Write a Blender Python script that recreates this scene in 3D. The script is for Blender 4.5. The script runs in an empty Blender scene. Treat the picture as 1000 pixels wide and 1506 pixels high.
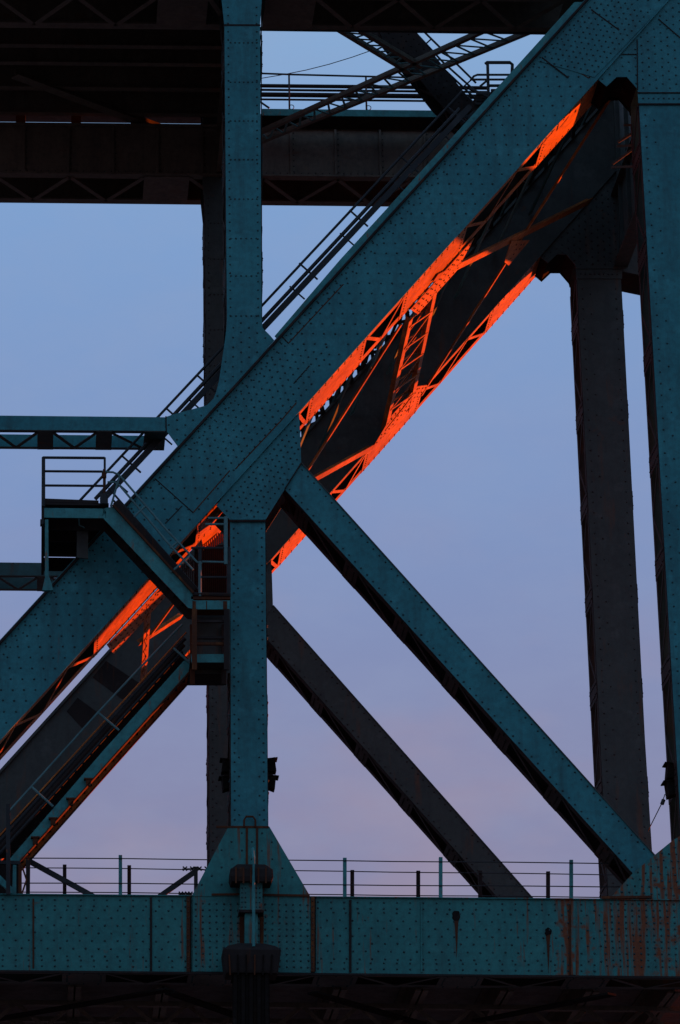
import bpy, math, random
from mathutils import Vector, Matrix, Euler
random.seed(7)
scn = bpy.context.scene
col = scn.collection

# ------------------------------------------------------------------ camera
F, PX, PY, D, CZ = 5520.0, 70.0, 753.0, 87.0, 1.7       # focal (px of a 1000x1506 frame), optical axis, distance, eye height
PITCH, ROLL = math.radians(19.03), 0.010
cam_d = bpy.data.cameras.new('camera'); cam = bpy.data.objects.new('camera', cam_d); col.objects.link(cam)
cam_d.sensor_fit = 'VERTICAL'; cam_d.sensor_height = 36.0; cam_d.sensor_width = 36.0
cam_d.lens = 36.0*F/1506.0
cam_d.shift_x = (500-PX)/1506.0; cam_d.shift_y = 0.0
cam_d.clip_start = 0.5; cam_d.clip_end = 5000
R = Matrix.Rotation(math.pi/2+PITCH, 3, 'X') @ Matrix.Rotation(ROLL, 3, 'Z')
cam.rotation_euler = R.to_euler(); cam.location = (0, -D, CZ)
scn.camera = cam

# ------------------------------------------------------------------ sky, sun, exposure
SUN_AZ, SUN_EL = math.radians(34.0), math.radians(3.0)   # azimuth from +X towards +Y
w = bpy.data.worlds.new('World'); scn.world = w; w.use_nodes = True
nt = w.node_tree; N = nt.nodes; L = nt.links; N.clear()
def s2l(c): return tuple(((v/255)/12.92 if v/255 <= .04045 else ((v/255+.055)/1.055)**2.4) for v in c)
out = N.new('ShaderNodeOutputWorld'); bg = N.new('ShaderNodeBackground')
sky = N.new('ShaderNodeTexSky'); sky.sky_type = 'NISHITA'; sky.sun_disc = False
sky.sun_elevation = SUN_EL; sky.sun_rotation = math.pi/2-SUN_AZ
tc = N.new('ShaderNodeTexCoord'); sep = N.new('ShaderNodeSeparateXYZ'); L.new(tc.outputs['Generated'], sep.inputs[0])
ramp = N.new('ShaderNodeValToRGB'); L.new(sep.outputs['Z'], ramp.inputs[0])
stops = [(0.0, (152,126,142)), (.17, (148,138,162)), (.215, (142,138,168)), (.27, (136,143,181)), (.33, (129,153,199)), (.40, (130,164,211)), (.47, (143,180,220)), (.62, (132,168,210)), (1.0, (95,133,190))]
cr = ramp.color_ramp
while len(cr.elements) < len(stops): cr.elements.new(.5)
for e, (p, c) in zip(cr.elements, stops): e.position = p; e.color = s2l(c)+(1,)
# thin drifting cloud veils
mp = N.new('ShaderNodeMapping'); mp.inputs['Scale'].default_value = (6, 6, 13); L.new(tc.outputs['Generated'], mp.inputs[0])
nz = N.new('ShaderNodeTexNoise'); nz.inputs['Scale'].default_value = 2.6; nz.inputs['Detail'].default_value = 6; L.new(mp.outputs[0], nz.inputs['Vector'])
cl = N.new('ShaderNodeMapRange'); cl.inputs['From Min'].default_value = .47; cl.inputs['From Max'].default_value = .75; cl.inputs['To Max'].default_value = .5
L.new(nz.outputs['Fac'], cl.inputs['Value'])
low = N.new('ShaderNodeMapRange'); low.inputs['From Min'].default_value = .36; low.inputs['From Max'].default_value = .22; L.new(sep.outputs['Z'], low.inputs['Value'])
cmu = N.new('ShaderNodeMath'); cmu.operation = 'MULTIPLY'; L.new(cl.outputs[0], cmu.inputs[0]); L.new(low.outputs[0], cmu.inputs[1])
cm = N.new('ShaderNodeMixRGB'); cm.inputs[2].default_value = s2l((178,150,160))+(1,); L.new(cmu.outputs[0], cm.inputs[0]); L.new(ramp.outputs[0], cm.inputs[1])
mul = N.new('ShaderNodeMixRGB'); mul.blend_type = 'MULTIPLY'; mul.inputs[0].default_value = 1; mul.inputs[2].default_value = (.02, .02, .02, 1)
L.new(sky.outputs[0], mul.inputs[1])
add = N.new('ShaderNodeMixRGB'); add.inputs[0].default_value = .05
nf = N.new('ShaderNodeTexNoise'); nf.inputs['Scale'].default_value = 5.0; nf.inputs['Detail'].default_value = 9; nf.inputs['Roughness'].default_value = .6; L.new(mp.outputs[0], nf.inputs['Vector'])
nr = N.new('ShaderNodeMapRange'); nr.inputs['From Min'].default_value = .4; nr.inputs['From Max'].default_value = .75; nr.inputs['To Max'].default_value = .22; L.new(nf.outputs['Fac'], nr.inputs['Value'])
hz = N.new('ShaderNodeMixRGB'); hz.inputs[2].default_value = s2l((152,166,198))+(1,); L.new(nr.outputs[0], hz.inputs[0]); L.new(cm.outputs[0], hz.inputs[1]); L.new(hz.outputs[0], add.inputs[1]); L.new(mul.outputs[0], add.inputs[2])
L.new(add.outputs[0], bg.inputs['Color']); L.new(bg.outputs[0], out.inputs[0])
EXPO = 1.08
bg.inputs['Strength'].default_value = 1.0/2**EXPO
sun_d = bpy.data.lights.new('sun', 'SUN'); sun = bpy.data.objects.new('sun', sun_d); col.objects.link(sun)
sun_d.energy = 5.0; sun_d.angle = math.radians(.5); sun_d.color = (1.0, .125, .004)
sd = Vector((math.cos(SUN_EL)*math.cos(SUN_AZ), math.cos(SUN_EL)*math.sin(SUN_AZ), math.sin(SUN_EL)))
sun.rotation_euler = sd.to_track_quat('Z', 'Y').to_euler(); sun.location = sd*200
scn.view_settings.view_transform = 'Standard'; scn.view_settings.look = 'None'
scn.view_settings.exposure = EXPO; scn.view_settings.gamma = 1; scn.view_settings.use_curve_mapping = False

# ------------------------------------------------------------------ geometry helpers
C0 = Vector((0, -D, CZ))
def ray(px, py): return R @ Vector(((px-PX)/F, -(py-PY)/F, -1.0))
def W(px, py, Y=0.0):
    r = ray(px, py); return C0 + r*((Y+D)/r.y)
def WZ(px, py, z):
    r = ray(px, py); return C0 + r*((z-CZ)/r.z)
def Wpl(px, py, p0, n):
    r = ray(px, py); return C0 + r*((p0-C0).dot(n)/r.dot(n))
YV = Vector((0, 1, 0))
TS = 11.6                                  # spacing of the two trusses
BD = 1.4                                   # depth of the box members
BP = 1.8                                   # depth of the inclined posts

class MB:
    def __init__(s): s.v = []; s.f = []
    def hexa(s, c):
        b = len(s.v); s.v += [Vector(p) for p in c]
        s.f += [(b+i for i in q) for q in ((0,3,2,1),(4,5,6,7),(0,1,5,4),(1,2,6,5),(2,3,7,6),(3,0,4,7))]
        s.f[-6:] = [tuple(q) for q in s.f[-6:]]; return s
    def box(s, p0, p1, a, b):              # axis p0-p1, half extents a, b
        p0, p1, a, b = Vector(p0), Vector(p1), Vector(a), Vector(b)
        return s.hexa([p0-a-b, p0+a-b, p0+a+b, p0-a+b, p1-a-b, p1+a-b, p1+a+b, p1-a+b])
    def bar(s, p0, p1, nrm, wd, th):       # flat bar: face normal nrm, width wd
        p0, p1 = Vector(p0), Vector(p1); u = (p1-p0).normalized(); a = u.cross(Vector(nrm)).normalized(); n = a.cross(u).normalized()
        return s.box(p0, p1, a*wd/2, n*th/2)
    def prism(s, pts, d):
        d = Vector(d); b = len(s.v); n = len(pts); pts = [Vector(p) for p in pts]
        s.v += pts + [p+d for p in pts]
        s.f.append(tuple(range(b, b+n))); s.f.append(tuple(range(b+2*n-1, b+n-1, -1)))
        for i in range(n): j = (i+1) % n; s.f.append((b+i, b+n+i, b+n+j, b+j))
        return s
    def tube(s, pts, r, k=8):
        pts = [Vector(p) for p in pts]; rings = []
        for i, p in enumerate(pts):
            t = (pts[min(i+1, len(pts)-1)]-pts[max(i-1, 0)]).normalized()
            a = t.cross(Vector((0.13, .31, .94))).normalized(); b2 = t.cross(a)
            base = len(s.v); rings.append(base)
            for j in range(k): th = 2*math.pi*j/k; s.v.append(p+(a*math.cos(th)+b2*math.sin(th))*r)
        for q in range(len(rings)-1):
            for j in range(k): j2 = (j+1) % k; s.f.append((rings[q]+j, rings[q]+j2, rings[q+1]+j2, rings[q+1]+j))
        s.f.append(tuple(rings[0]+j for j in range(k-1, -1, -1))); s.f.append(tuple(rings[-1]+j for j in range(k)))
        return s
    def frus(s, rings):                    # stacked rings of equal count, closed
        b = len(s.v); k = len(rings[0])
        for rr in rings: s.v += [Vector(p) for p in rr]
        for q in range(len(rings)-1):
            for j in range(k): j2 = (j+1) % k; s.f.append((b+q*k+j, b+q*k+j2, b+(q+1)*k+j2, b+(q+1)*k+j))
        s.f.append(tuple(b+j for j in range(k-1, -1, -1))); s.f.append(tuple(b+(len(rings)-1)*k+j for j in range(k)))
        return s
    def build(s, name, mat, parent=None, label=None, kind=None):
        off = ROOT[parent.name] if parent is not None and parent.name in ROOT else Vector((0, 0, 0))
        me = bpy.data.meshes.new(name); me.from_pydata([tuple(p-off) for p in s.v], [], s.f); me.update()
        import bmesh
        bm = bmesh.new(); bm.from_mesh(me); bmesh.ops.recalc_face_normals(bm, faces=bm.faces); bm.to_mesh(me); bm.free()
        me.materials.append(mat)
        o = bpy.data.objects.new(name, me); col.objects.link(o)
        if parent is not None: o.parent = parent; ROOT[o.name] = off
        else: ROOT[o.name] = off
        if label: o['label'] = label
        if kind: o['kind'] = kind
        return o
ROOT = {}
def thing(name, loc, label, cat, group=None):
    o = bpy.data.objects.new(name, None); col.objects.link(o); o.location = loc; o.empty_display_size = .3
    ROOT[o.name] = Vector(loc); o['label'] = label; o['category'] = cat
    if group: o['group'] = group
    return o
def tag(o, label, cat, group=None):
    o['label'] = label; o['category'] = cat
    if group: o['group'] = group
    return o

def inpoly(x, z, P):
    c = False; n = len(P)
    for i in range(n):
        x1, z1 = P[i]; x2, z2 = P[(i+1) % n]
        if (z1 > z) != (z2 > z) and x < (x2-x1)*(z-z1)/(z2-z1)+x1: c = not c
    return c
def edgedist(x, z, P):
    d = 1e9; n = len(P)
    for i in range(n):
        ax, az = P[i]; bx, bz = P[(i+1) % n]; dx, dz = bx-ax, bz-az
        t = max(0, min(1, ((x-ax)*dx+(z-az)*dz)/(dx*dx+dz*dz+1e-12))); d = min(d, math.hypot(x-ax-t*dx, z-az-t*dz))
    return d
def dome(mb, p, n, r):                     # a rivet head
    n = n.normalized(); a = n.orthogonal().normalized(); b = n.cross(a); base = len(mb.v); k = 6
    for rr, h in ((r, 0), (r*.72, .55*r)):
        for j in range(k): th = j*math.pi/3; mb.v.append(p+(a*math.cos(th)+b*math.sin(th))*rr+n*h)
    mb.v.append(p+n*r*.8)
    for j in range(k):
        j2 = (j+1) % k; mb.f.append((base+j, base+j2, base+k+j2, base+k+j)); mb.f.append((base+k+j, base+k+j2, base+2*k))
def rivets(pts, n, parent, r=.028, mat=None):
    if not pts: return
    mb = MB()
    for p in pts: dome(mb, Vector(p), Vector(n), r*random.uniform(.88, 1.1))
    me_o = mb.build('rivets', mat or M['rivet'], parent, kind='stuff'); return me_o
def grid(polyXZ, Y, u, su, sv, inset=.07, stag=True, skip=None):
    u = Vector((u[0], 0, u[1])).normalized(); v = Vector((-u.z, 0, u.x)); res = []
    c = sum((Vector((p[0], 0, p[1])) for p in polyXZ), Vector())/len(polyXZ)
    rad = max(math.hypot(p[0]-c.x, p[1]-c.z) for p in polyXZ)
    for j in range(-int(rad/sv)-1, int(rad/sv)+2):
        for i in range(-int(rad/su)-1, int(rad/su)+2):
            q = c+u*(i*su+(su/2 if stag and j % 2 else 0))+v*(j*sv)
            q += Vector((random.gauss(0, .004), 0, random.gauss(0, .004)))
            if inpoly(q.x, q.z, polyXZ) and edgedist(q.x, q.z, polyXZ) > inset and not (skip and skip(q)): res.append(Vector((q.x, Y, q.z)))
    return res
def row(p0, p1, sp):
    p0, p1 = Vector(p0), Vector(p1); n = max(1, int((p1-p0).length/sp)); return [p0.lerp(p1, (i+.5)/n) for i in range(n)]
def xz(pts): return [(p.x, p.z) for p in pts]

# ------------------------------------------------------------------ materials
M = {}
def newmat(name):
    m = bpy.data.materials.new(name); m.use_nodes = True; M[name] = m; n = m.node_tree.nodes; return m, n, m.node_tree.links, n['Principled BSDF']
def paint(name, base, base2, rust=(.16, .05, .018), rust_lo=.66, rust_hi=.8, rough=.55, streak=(5, 5, .45), dirt=.35, bump=.25, zone=None, spec=.3):
    m, n, l, b = newmat(name)
    geo = n.new('ShaderNodeNewGeometry')
    n1 = n.new('ShaderNodeTexNoise'); n1.inputs['Scale'].default_value = .55; n1.inputs['Detail'].default_value = 8; n1.inputs['Roughness'].default_value = .65; l.new(geo.outputs['Position'], n1.inputs['Vector'])
    r1 = n.new('ShaderNodeMapRange'); r1.inputs['From Min'].default_value = .35; r1.inputs['From Max'].default_value = .65; l.new(n1.outputs['Fac'], r1.inputs['Value'])
    mx = n.new('ShaderNodeMixRGB'); mx.inputs[1].default_value = base+(1,); mx.inputs[2].default_value = base2+(1,); l.new(r1.outputs[0], mx.inputs[0])
    # fine speckled dirt
    n2 = n.new('ShaderNodeTexNoise'); n2.inputs['Scale'].default_value = 7; n2.inputs['Detail'].default_value = 10; n2.inputs['Roughness'].default_value = .75; l.new(geo.outputs['Position'], n2.inputs['Vector'])
    r2 = n.new('ShaderNodeMapRange'); r2.inputs['From Min'].default_value = .45; r2.inputs['From Max'].default_value = .72; r2.inputs['To Max'].default_value = dirt; l.new(n2.outputs['Fac'], r2.inputs['Value'])
    md = n.new('ShaderNodeMixRGB'); md.inputs[2].default_value = (.022, .026, .026, 1); l.new(r2.outputs[0], md.inputs[0])
    mpg = n.new('ShaderNodeMapping'); mpg.inputs['Scale'].default_value = (2.6, 2.6, .3); l.new(geo.outputs['Position'], mpg.inputs[0])
    n6 = n.new('ShaderNodeTexNoise'); n6.inputs['Scale'].default_value = 1.0; n6.inputs['Detail'].default_value = 9; n6.inputs['Roughness'].default_value = .7; l.new(mpg.outputs[0], n6.inputs['Vector'])
    r6 = n.new('ShaderNodeMapRange'); r6.inputs['From Min'].default_value = .48; r6.inputs['From Max'].default_value = .7; r6.inputs['To Max'].default_value = .55; l.new(n6.outputs['Fac'], r6.inputs['Value'])
    mg = n.new('ShaderNodeMixRGB'); mg.inputs[2].default_value = tuple(v*.35+.012 for v in base)+(1,); l.new(r6.outputs[0], mg.inputs[0]); l.new(mx.outputs[0], mg.inputs[1])
    n7 = n.new('ShaderNodeTexNoise'); n7.inputs['Scale'].default_value = 1.7; n7.inputs['Detail'].default_value = 12; n7.inputs['Roughness'].default_value = .6; l.new(geo.outputs['Position'], n7.inputs['Vector'])
    r7 = n.new('ShaderNodeMapRange'); r7.inputs['From Min'].default_value = .57; r7.inputs['From Max'].default_value = .66; r7.inputs['To Max'].default_value = .4; l.new(n7.outputs['Fac'], r7.inputs['Value'])
    mf_ = n.new('ShaderNodeMixRGB'); mf_.inputs[2].default_value = tuple(min(1, v*1.25+.015) for v in base2)+(1,); l.new(r7.outputs[0], mf_.inputs[0]); l.new(mg.outputs[0], mf_.inputs[1])
    l.new(mf_.outputs[0], md.inputs[1])
    # rust runs, stretched along the fall line
    mp = n.new('ShaderNodeMapping'); mp.inputs['Scale'].default_value = streak; l.new(geo.outputs['Position'], mp.inputs[0])
    n3 = n.new('ShaderNodeTexNoise'); n3.inputs['Scale'].default_value = 1.0; n3.inputs['Detail'].default_value = 7; n3.inputs['Roughness'].default_value = .6; l.new(mp.outputs[0], n3.inputs['Vector'])
    n8 = n.new('ShaderNodeTexNoise'); n8.inputs['Scale'].default_value = 2.3; n8.inputs['Detail'].default_value = 10; n8.inputs['Roughness'].default_value = .62; l.new(geo.outputs['Position'], n8.inputs['Vector'])
    mxm = n.new('ShaderNodeMath'); mxm.operation = 'MAXIMUM'; sb8 = n.new('ShaderNodeMath'); sb8.operation = 'SUBTRACT'; sb8.inputs[1].default_value = .06; l.new(n8.outputs['Fac'], sb8.inputs[0]); l.new(n3.outputs['Fac'], mxm.inputs[0]); l.new(sb8.outputs[0], mxm.inputs[1])
    val = mxm.outputs[0]
    if zone:                                # rust gathers round a leaking joint
        sp = n.new('ShaderNodeSeparateXYZ'); l.new(geo.outputs['Position'], sp.inputs[0]); acc = val
        for (xc, hw, amt) in zone:
            s1 = n.new('ShaderNodeMath'); s1.operation = 'SUBTRACT'; s1.inputs[1].default_value = xc; l.new(sp.outputs['X'], s1.inputs[0])
            s2 = n.new('ShaderNodeMath'); s2.operation = 'ABSOLUTE'; l.new(s1.outputs[0], s2.inputs[0])
            s3 = n.new('ShaderNodeMapRange'); s3.inputs['From Min'].default_value = hw; s3.inputs['From Max'].default_value = hw*.4; s3.inputs['To Max'].default_value = amt; l.new(s2.outputs[0], s3.inputs['Value'])
            s4 = n.new('ShaderNodeMath'); s4.operation = 'ADD'; l.new(acc, s4.inputs[0]); l.new(s3.outputs[0], s4.inputs[1]); acc = s4.outputs[0]
        val = acc
    r3 = n.new('ShaderNodeMapRange'); r3.inputs['From Min'].default_value = rust_lo; r3.inputs['From Max'].default_value = rust_hi; l.new(val, r3.inputs['Value'])
    n4 = n.new('ShaderNodeTexNoise'); n4.inputs['Scale'].default_value = 14; n4.inputs['Detail'].default_value = 5; l.new(geo.outputs['Position'], n4.inputs['Vector'])
    rc = n.new('ShaderNodeMixRGB'); rc.inputs[1].default_value = (rust[0]*.35, rust[1]*.35, rust[2]*.4, 1); rc.inputs[2].default_value = tuple(min(1, v*1.5) for v in rust)+(1,); l.new(n4.outputs['Fac'], rc.inputs[0])
    mr = n.new('ShaderNodeMixRGB'); l.new(r3.outputs[0], mr.inputs[0]); l.new(md.outputs[0], mr.inputs[1]); l.new(rc.outputs[0], mr.inputs[2])
    l.new(mr.outputs[0], b.inputs['Base Color'])
    rr = n.new('ShaderNodeMapRange'); rr.inputs['To Min'].default_value = rough-.08; rr.inputs['To Max'].default_value = rough+.2; l.new(n2.outputs['Fac'], rr.inputs['Value']); l.new(rr.outputs[0], b.inputs['Roughness'])
    b.inputs['Specular IOR Level'].default_value = spec
    bp = n.new('ShaderNodeBump'); bp.inputs['Strength'].default_value = bump; bp.inputs['Distance'].default_value = .02; l.new(n2.outputs['Fac'], bp.inputs['Height'])
    n5 = n.new('ShaderNodeTexNoise'); n5.inputs['Scale'].default_value = 1.3; n5.inputs['Detail'].default_value = 2; l.new(geo.outputs['Position'], n5.inputs['Vector'])
    b2 = n.new('ShaderNodeBump'); b2.inputs['Strength'].default_value = .5; b2.inputs['Distance'].default_value = .06; l.new(n5.outputs['Fac'], b2.inputs['Height']); l.new(bp.outputs[0], b2.inputs['Normal']); l.new(b2.outputs[0], b.inputs['Normal'])
    return m
RUST = (.2, .062, .02)
XR = W(945, 1380).x
paint('teal', (.015, .157, .17), (.03, .236, .245), (.15, .042, .01), .69, .8, dirt=.42)
paint('teal_chord', (.016, .165, .15), (.027, .21, .185), (.15, .042, .009), .6, .7, streak=(8, 8, .5), dirt=.45, zone=[(XR, 2.0, .14), (W(830, 1380).x, .4, .16), (W(775, 1380).x, .5, .05), (W(283, 1380).x, .5, .05), (W(460, 1380).x, .4, .05), (W(370, 1300).x, .9, .06)])
paint('teal_stair', (.03, .22, .21), (.045, .26, .24), RUST, .6, .72, streak=(7, 7, 2), dirt=.5)
paint('dim_teal', (.02, .085, .082), (.03, .11, .105), (.1, .04, .015), .6, .75)  # teal darkened to carry the shade on far members
paint('brown', (.038, .05, .042), (.054, .067, .056), (.12, .05, .02), .57, .75, streak=(2.5, 2.5, .35), dirt=.5)  # far and inner steel, the shade it stands in put into the colour
paint('brown_deck', (.1, .082, .056), (.13, .105, .07), (.12, .05, .02), .6, .78, streak=(1.2, 2.5, 2.5), dirt=.5)
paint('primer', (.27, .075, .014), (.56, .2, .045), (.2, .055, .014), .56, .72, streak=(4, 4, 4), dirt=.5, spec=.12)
paint('dark_rail', (.016, .02, .02), (.024, .03, .03), RUST, .64, .8, streak=(6, 6, 6), spec=.2)
paint('teal_rail', (.06, .17, .165), (.09, .21, .2), RUST, .66, .8, streak=(6, 6, 6))
paint('rivet', (.006, .036, .038), (.02, .08, .082), (.1, .035, .012), .6, .75, streak=(3, 3, 3))  # heads darkened for grime and for the shadow under each
paint('rivet_brown', (.05, .022, .014), (.08, .034, .02), (.05, .02, .01), .6, .75, streak=(3, 3, 3))
paint('rivet_far', (.02, .018, .016), (.035, .03, .025), (.06, .025, .01), .6, .75, streak=(3, 3, 3))
paint('rusted', (.1, .036, .015), (.05, .02, .01), (.15, .06, .02), .55, .7, streak=(6, 6, 1.2), rough=.8, spec=.1)
paint('deep_brown', (.02, .017, .015), (.032, .026, .022), (.07, .03, .014), .6, .75, streak=(4, 4, .5), rough=.8, spec=.1)  # seams and fittings; on laced undersides the colour carries their shade
paint('near_black', (.009, .0075, .0065), (.014, .011, .009), (.03, .014, .008), .6, .8, streak=(5, 5, .4), rough=.9, spec=.03)  # gaps and black fittings; on recessed and far parts, shade as colour
paint('concrete', (.12, .11, .1), (.16, .15, .14), (.1, .07, .05), .6, .8, rough=.85, spec=.2)
paint('soil', (.1, .095, .082), (.13, .125, .11), (.04, .035, .03), .5, .8, rough=.95, spec=.1)

# ------------------------------------------------------------------ ground
g = MB(); g.hexa([(-2500, -2500, -.3), (2500, -2500, -.3), (2500, 2500, -.3), (-2500, 2500, -.3), (-2500, -2500, 0), (2500, -2500, 0), (2500, 2500, 0), (-2500, 2500, 0)])
g.build('ground', M['soil'], kind='structure')

# ------------------------------------------------------------------ truss
def lacing(mbname, a0, a1, b0, b1, nrm, pitch, parent, mat, wd=.09, th=.02, double=False):
    """zigzag bars between the lines a0-a1 and b0-b1"""
    a0, a1, b0, b1 = map(Vector, (a0, a1, b0, b1)); n = max(1, round((a1-a0).length/pitch))
    nn = Vector(nrm).normalized(); first = None
    for i in range(n):
        t0, t1 = i/n, (i+1)/n
        pairs = [((a0.lerp(a1, t0)), (b0.lerp(b1, t1)))] if i % 2 == 0 else [(b0.lerp(b1, t0), a0.lerp(a1, t1))]
        if double: pairs.append((b0.lerp(b1, t0), a0.lerp(a1, t1)) if i % 2 == 0 else (a0.lerp(a1, t0), b0.lerp(b1, t1)))
        for k, (p, q) in enumerate(pairs):
            MB().bar(p+nn*th*k*1.1, q+nn*th*k*1.1, nrm, wd, th).build(mbname, mat, parent)

def soffit(e0, e1, Yf, depth, n, plates, parent, m_pl, m_an, m_rv, ang=.26, pitch=.85, openings=True, rsp=.23, rv=True, lace_w=.1):
    """laced open side of a box member. e0-e1: the edge on the front web; n: outward normal; plates: fractions covered by tie plates"""
    e0, e1, n = Vector(e0), Vector(e1), Vector(n).normalized(); e0.y = e1.y = Yf
    u = (e1-e0).normalized(); ln = (e1-e0).length
    for ya in (ang/2+.004, depth-ang/2-.004):
        MB().box(e0+YV*ya+n*.008, e1+YV*ya+n*.008, YV*ang/2, n*.006).build('flange_angle', m_an, parent)
    pr = []
    for (t0, t1) in plates:
        MB().box(e0.lerp(e1, t0)+YV*depth/2+n*.02, e0.lerp(e1, t1)+YV*depth/2+n*.02, YV*(depth/2-.012), n*.005).build('tie_plate', m_pl, parent)
        for ya in (.07, .19, depth-.19, depth-.07): pr += [p+YV*ya+n*.025 for p in row(e0.lerp(e1, t0), e0.lerp(e1, t1), rsp)]
        for te in (t0+.12/ln, t1-.12/ln): pr += [e0.lerp(e1, te)+YV*(depth*(.25+.1*k))+n*.025 for k in range(6)]
    if rv: rivets(pr, n, parent, .026, m_rv)
    pl = sorted(plates); gaps = []; c = 0.0
    for (t0, t1) in pl:
        if t0-c > .02: gaps.append((c, t0))
        c = max(c, t1)
    if 1-c > .02: gaps.append((c, 1.0))
    if openings:
        for (t0, t1) in gaps:
            A = e0.lerp(e1, t0)+n*.022; B = e0.lerp(e1, t1)+n*.022
            lacing('lacing_bar', A+YV*.14, B+YV*.14, A+YV*(depth-.14), B+YV*(depth-.14), n, pitch, parent, m_an, lace_w, .014)

NODE = {}
def build_truss(Y, near):
    """one of the two identical main trusses; front webs in the plane y = Y"""
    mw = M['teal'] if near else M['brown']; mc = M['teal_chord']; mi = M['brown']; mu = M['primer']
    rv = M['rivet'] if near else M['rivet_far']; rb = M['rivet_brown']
    base = W(366, 1430); base.y = Y
    root = thing('bridge_truss', base, 'teal riveted steel bridge truss nearest the viewer, with wide inclined post and bottom chord' if near else
                 'riveted truss coloured dark for its shade, standing behind the teal one, parallel to it', 'bridge truss')
    def P(px, py, dy=0.0): p = W(px, py, 0); return Vector((p.x, Y+dy, p.z))
    def plate(name, pts, y0, y1, mat, parent, label=None): return MB().prism([P(x, y, y0) for x, y in pts], YV*(y1-y0)).build(name, mat, parent, label)
    def XZ(pts): return [(P(x, y).x, P(x, y).z) for x, y in pts]
    # ---- inclined post
    up = [(-150, 1108), (350, 562), (862, 0), (1044, -200)]; lo = [(-150, 1252), (438, 606), (982, 0), (1161, -200)]
    poly = up+lo[::-1]
    post = plate('inclined_post', poly, 0, .03, mw, root, 'wide teal inclined post covered in rivets' if near else None)
    plate('back_web', poly, BP-.03, BP, mi, post)
    for a, b in zip(up[:-1], up[1:]):
        pa, pb = P(*a), P(*b); n = Vector((-(pb-pa).z, 0, (pb-pa).x)).normalized()
        MB().box(pa+YV*BP/2+n*.012, pb+YV*BP/2+n*.012, YV*(BP/2+.06), n*.012).build('cover_plate', mw, post)
        MB().box(pa-YV*.05-n*.026, pb-YV*.05-n*.026, YV*.05, n*.026).build('edge_angle', M['deep_brown'] if near else mi, post)
    for a, b in zip(lo[:-1], lo[1:]):
        pa, pb = P(*a), P(*b); n = Vector(((pb-pa).z, 0, -(pb-pa).x)).normalized()
        MB().box(pa-YV*.03+n*.02, pb-YV*.03+n*.02, YV*.03, n*.014).build('edge_angle', mw, post)
        NODE.setdefault('n', n)
        fr = lambda x: (x-a[0])/(b[0]-a[0])
        pls = [(max(0, fr(x0)), min(1, fr(x1))) for x0, x1 in ((-140, -60), (132, 246), (285, 380), (454, 536), (590, 682), (793, 884), (940, 1160)) if x1 > a[0] and x0 < b[0]]
        soffit(pa, pb, Y, BP, n, pls, post, mu, mu, rb, pitch=.95, ang=.34)
    if not near:
        for q in (((98, 1046), (114, 1026), (144, 1048), (122, 1072)), ((136, 996), (156, 972), (204, 1004), (182, 1030))):
            MB().prism([W(x, y, Y-.012) for x, y in q], YV*.011).build('access_cover', M['deep_brown'], post)
    u = (P(862, 0)-P(350, 562)).normalized(); uv = (u.x, u.z)
    if near:
        # field rows of the web, dense at the joints
        dense1 = [(262, 660), (396, 512), (500, 505), (438, 606), (330, 722)]; dense2 = [(790, 92), (880, -16), (966, 18), (872, 112)]
        D1, D2 = XZ(dense1), XZ(dense2)
        rivets(grid(XZ(dense1), -.002, uv, .2, .17), -YV, post, .027)
        rivets(grid(XZ(dense2), -.018, uv, .17, .15, .04), -YV, post, .027)
        rivets(grid(XZ(poly), -.002, uv, .36, .21, .12, skip=lambda q: inpoly(q.x, q.z, D1) or inpoly(q.x, q.z, D2)), -YV, post, .028)
        for off in (.09, .2):
            n = Vector((-u.z, 0, u.x)); rivets([p-n*off*1.4-YV*.002 for p in row(P(-100, 1053), P(862, 0), .24)], -YV, post, .024)
        # lapped splice plates with open joints between them
        plate('splice_plate', [(792, 90), (882, -14), (968, 16), (874, 114)], -.016, -.0015, mw, post)
        plate('splice_plate', [(797, 84), (836, 114), (835, 115.6), (796, 85.6)], -.022, -.0165, M['deep_brown'], post)
        plate('splice_plate', [(870, 14), (911, 44), (910, 45.6), (869, 15.6)], -.022, -.0165, M['deep_brown'], post)
        for a, b in (((228, 704), (284, 754)), ((284, 754), (338, 692)), ((414, 494), (424, 505)), ((424, 505), (505, 418)), ((243, 770), (268, 744)), ((432, 564), (455, 538)), ((346, 690), (412, 620)), ((412, 620), (436, 592)), ((906, 4), (950, 32)), ((872, 0), (930, 40)), ((911, 44), (924, 30)), ((803, 76), (866, 115)), ((866, 115), (920, 56))):
            pa, pb = P(*a), P(*b); MB().bar(pa-YV*.004, pb-YV*.004, YV, .025, .008).build('joint_seam', M['deep_brown'] if random.random() < .6 else M['rusted'], post)
    # ---- hanger
    hlo = [(338.5, 765), (390, 765), (394, 1218), (340, 1218)]
    hup = [(326, -150), (385, -150), (385, 0), (382.5, 36), (385, 484), (334, 484), (330, 36), (326, 0)]
    hang = plate('hanger', hlo, .03, .06, mw, root)
    plate('back_web', hlo, BD-.03, BD, mi, hang)
    hu = plate('upper_hanger', hup, .03, .06, mw, root); plate('back_web', hup, BD-.03, BD, mi, hu)
    for part, (xa, ya), (xb, yb), sgn in ((hang, (338.5, 765), (340, 1218), -1), (hang, (390, 765), (394, 1218), 1), (hu, (329, -150), (334, 484), -1), (hu, (384, -150), (385, 484), 1)):
        pa, pb = P(xa, ya), P(xb, yb); n = Vector((sgn, 0, 0)); ln = (pb-pa).length
        k = 4; pls = [((i+.3)/k, (i+.62)/k) for i in range(k)]
        soffit(pa, pb, Y+.03, BD-.03, n, pls, part, M['deep_brown'], M['deep_brown'], rv, pitch=.8, rsp=.25)
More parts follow.
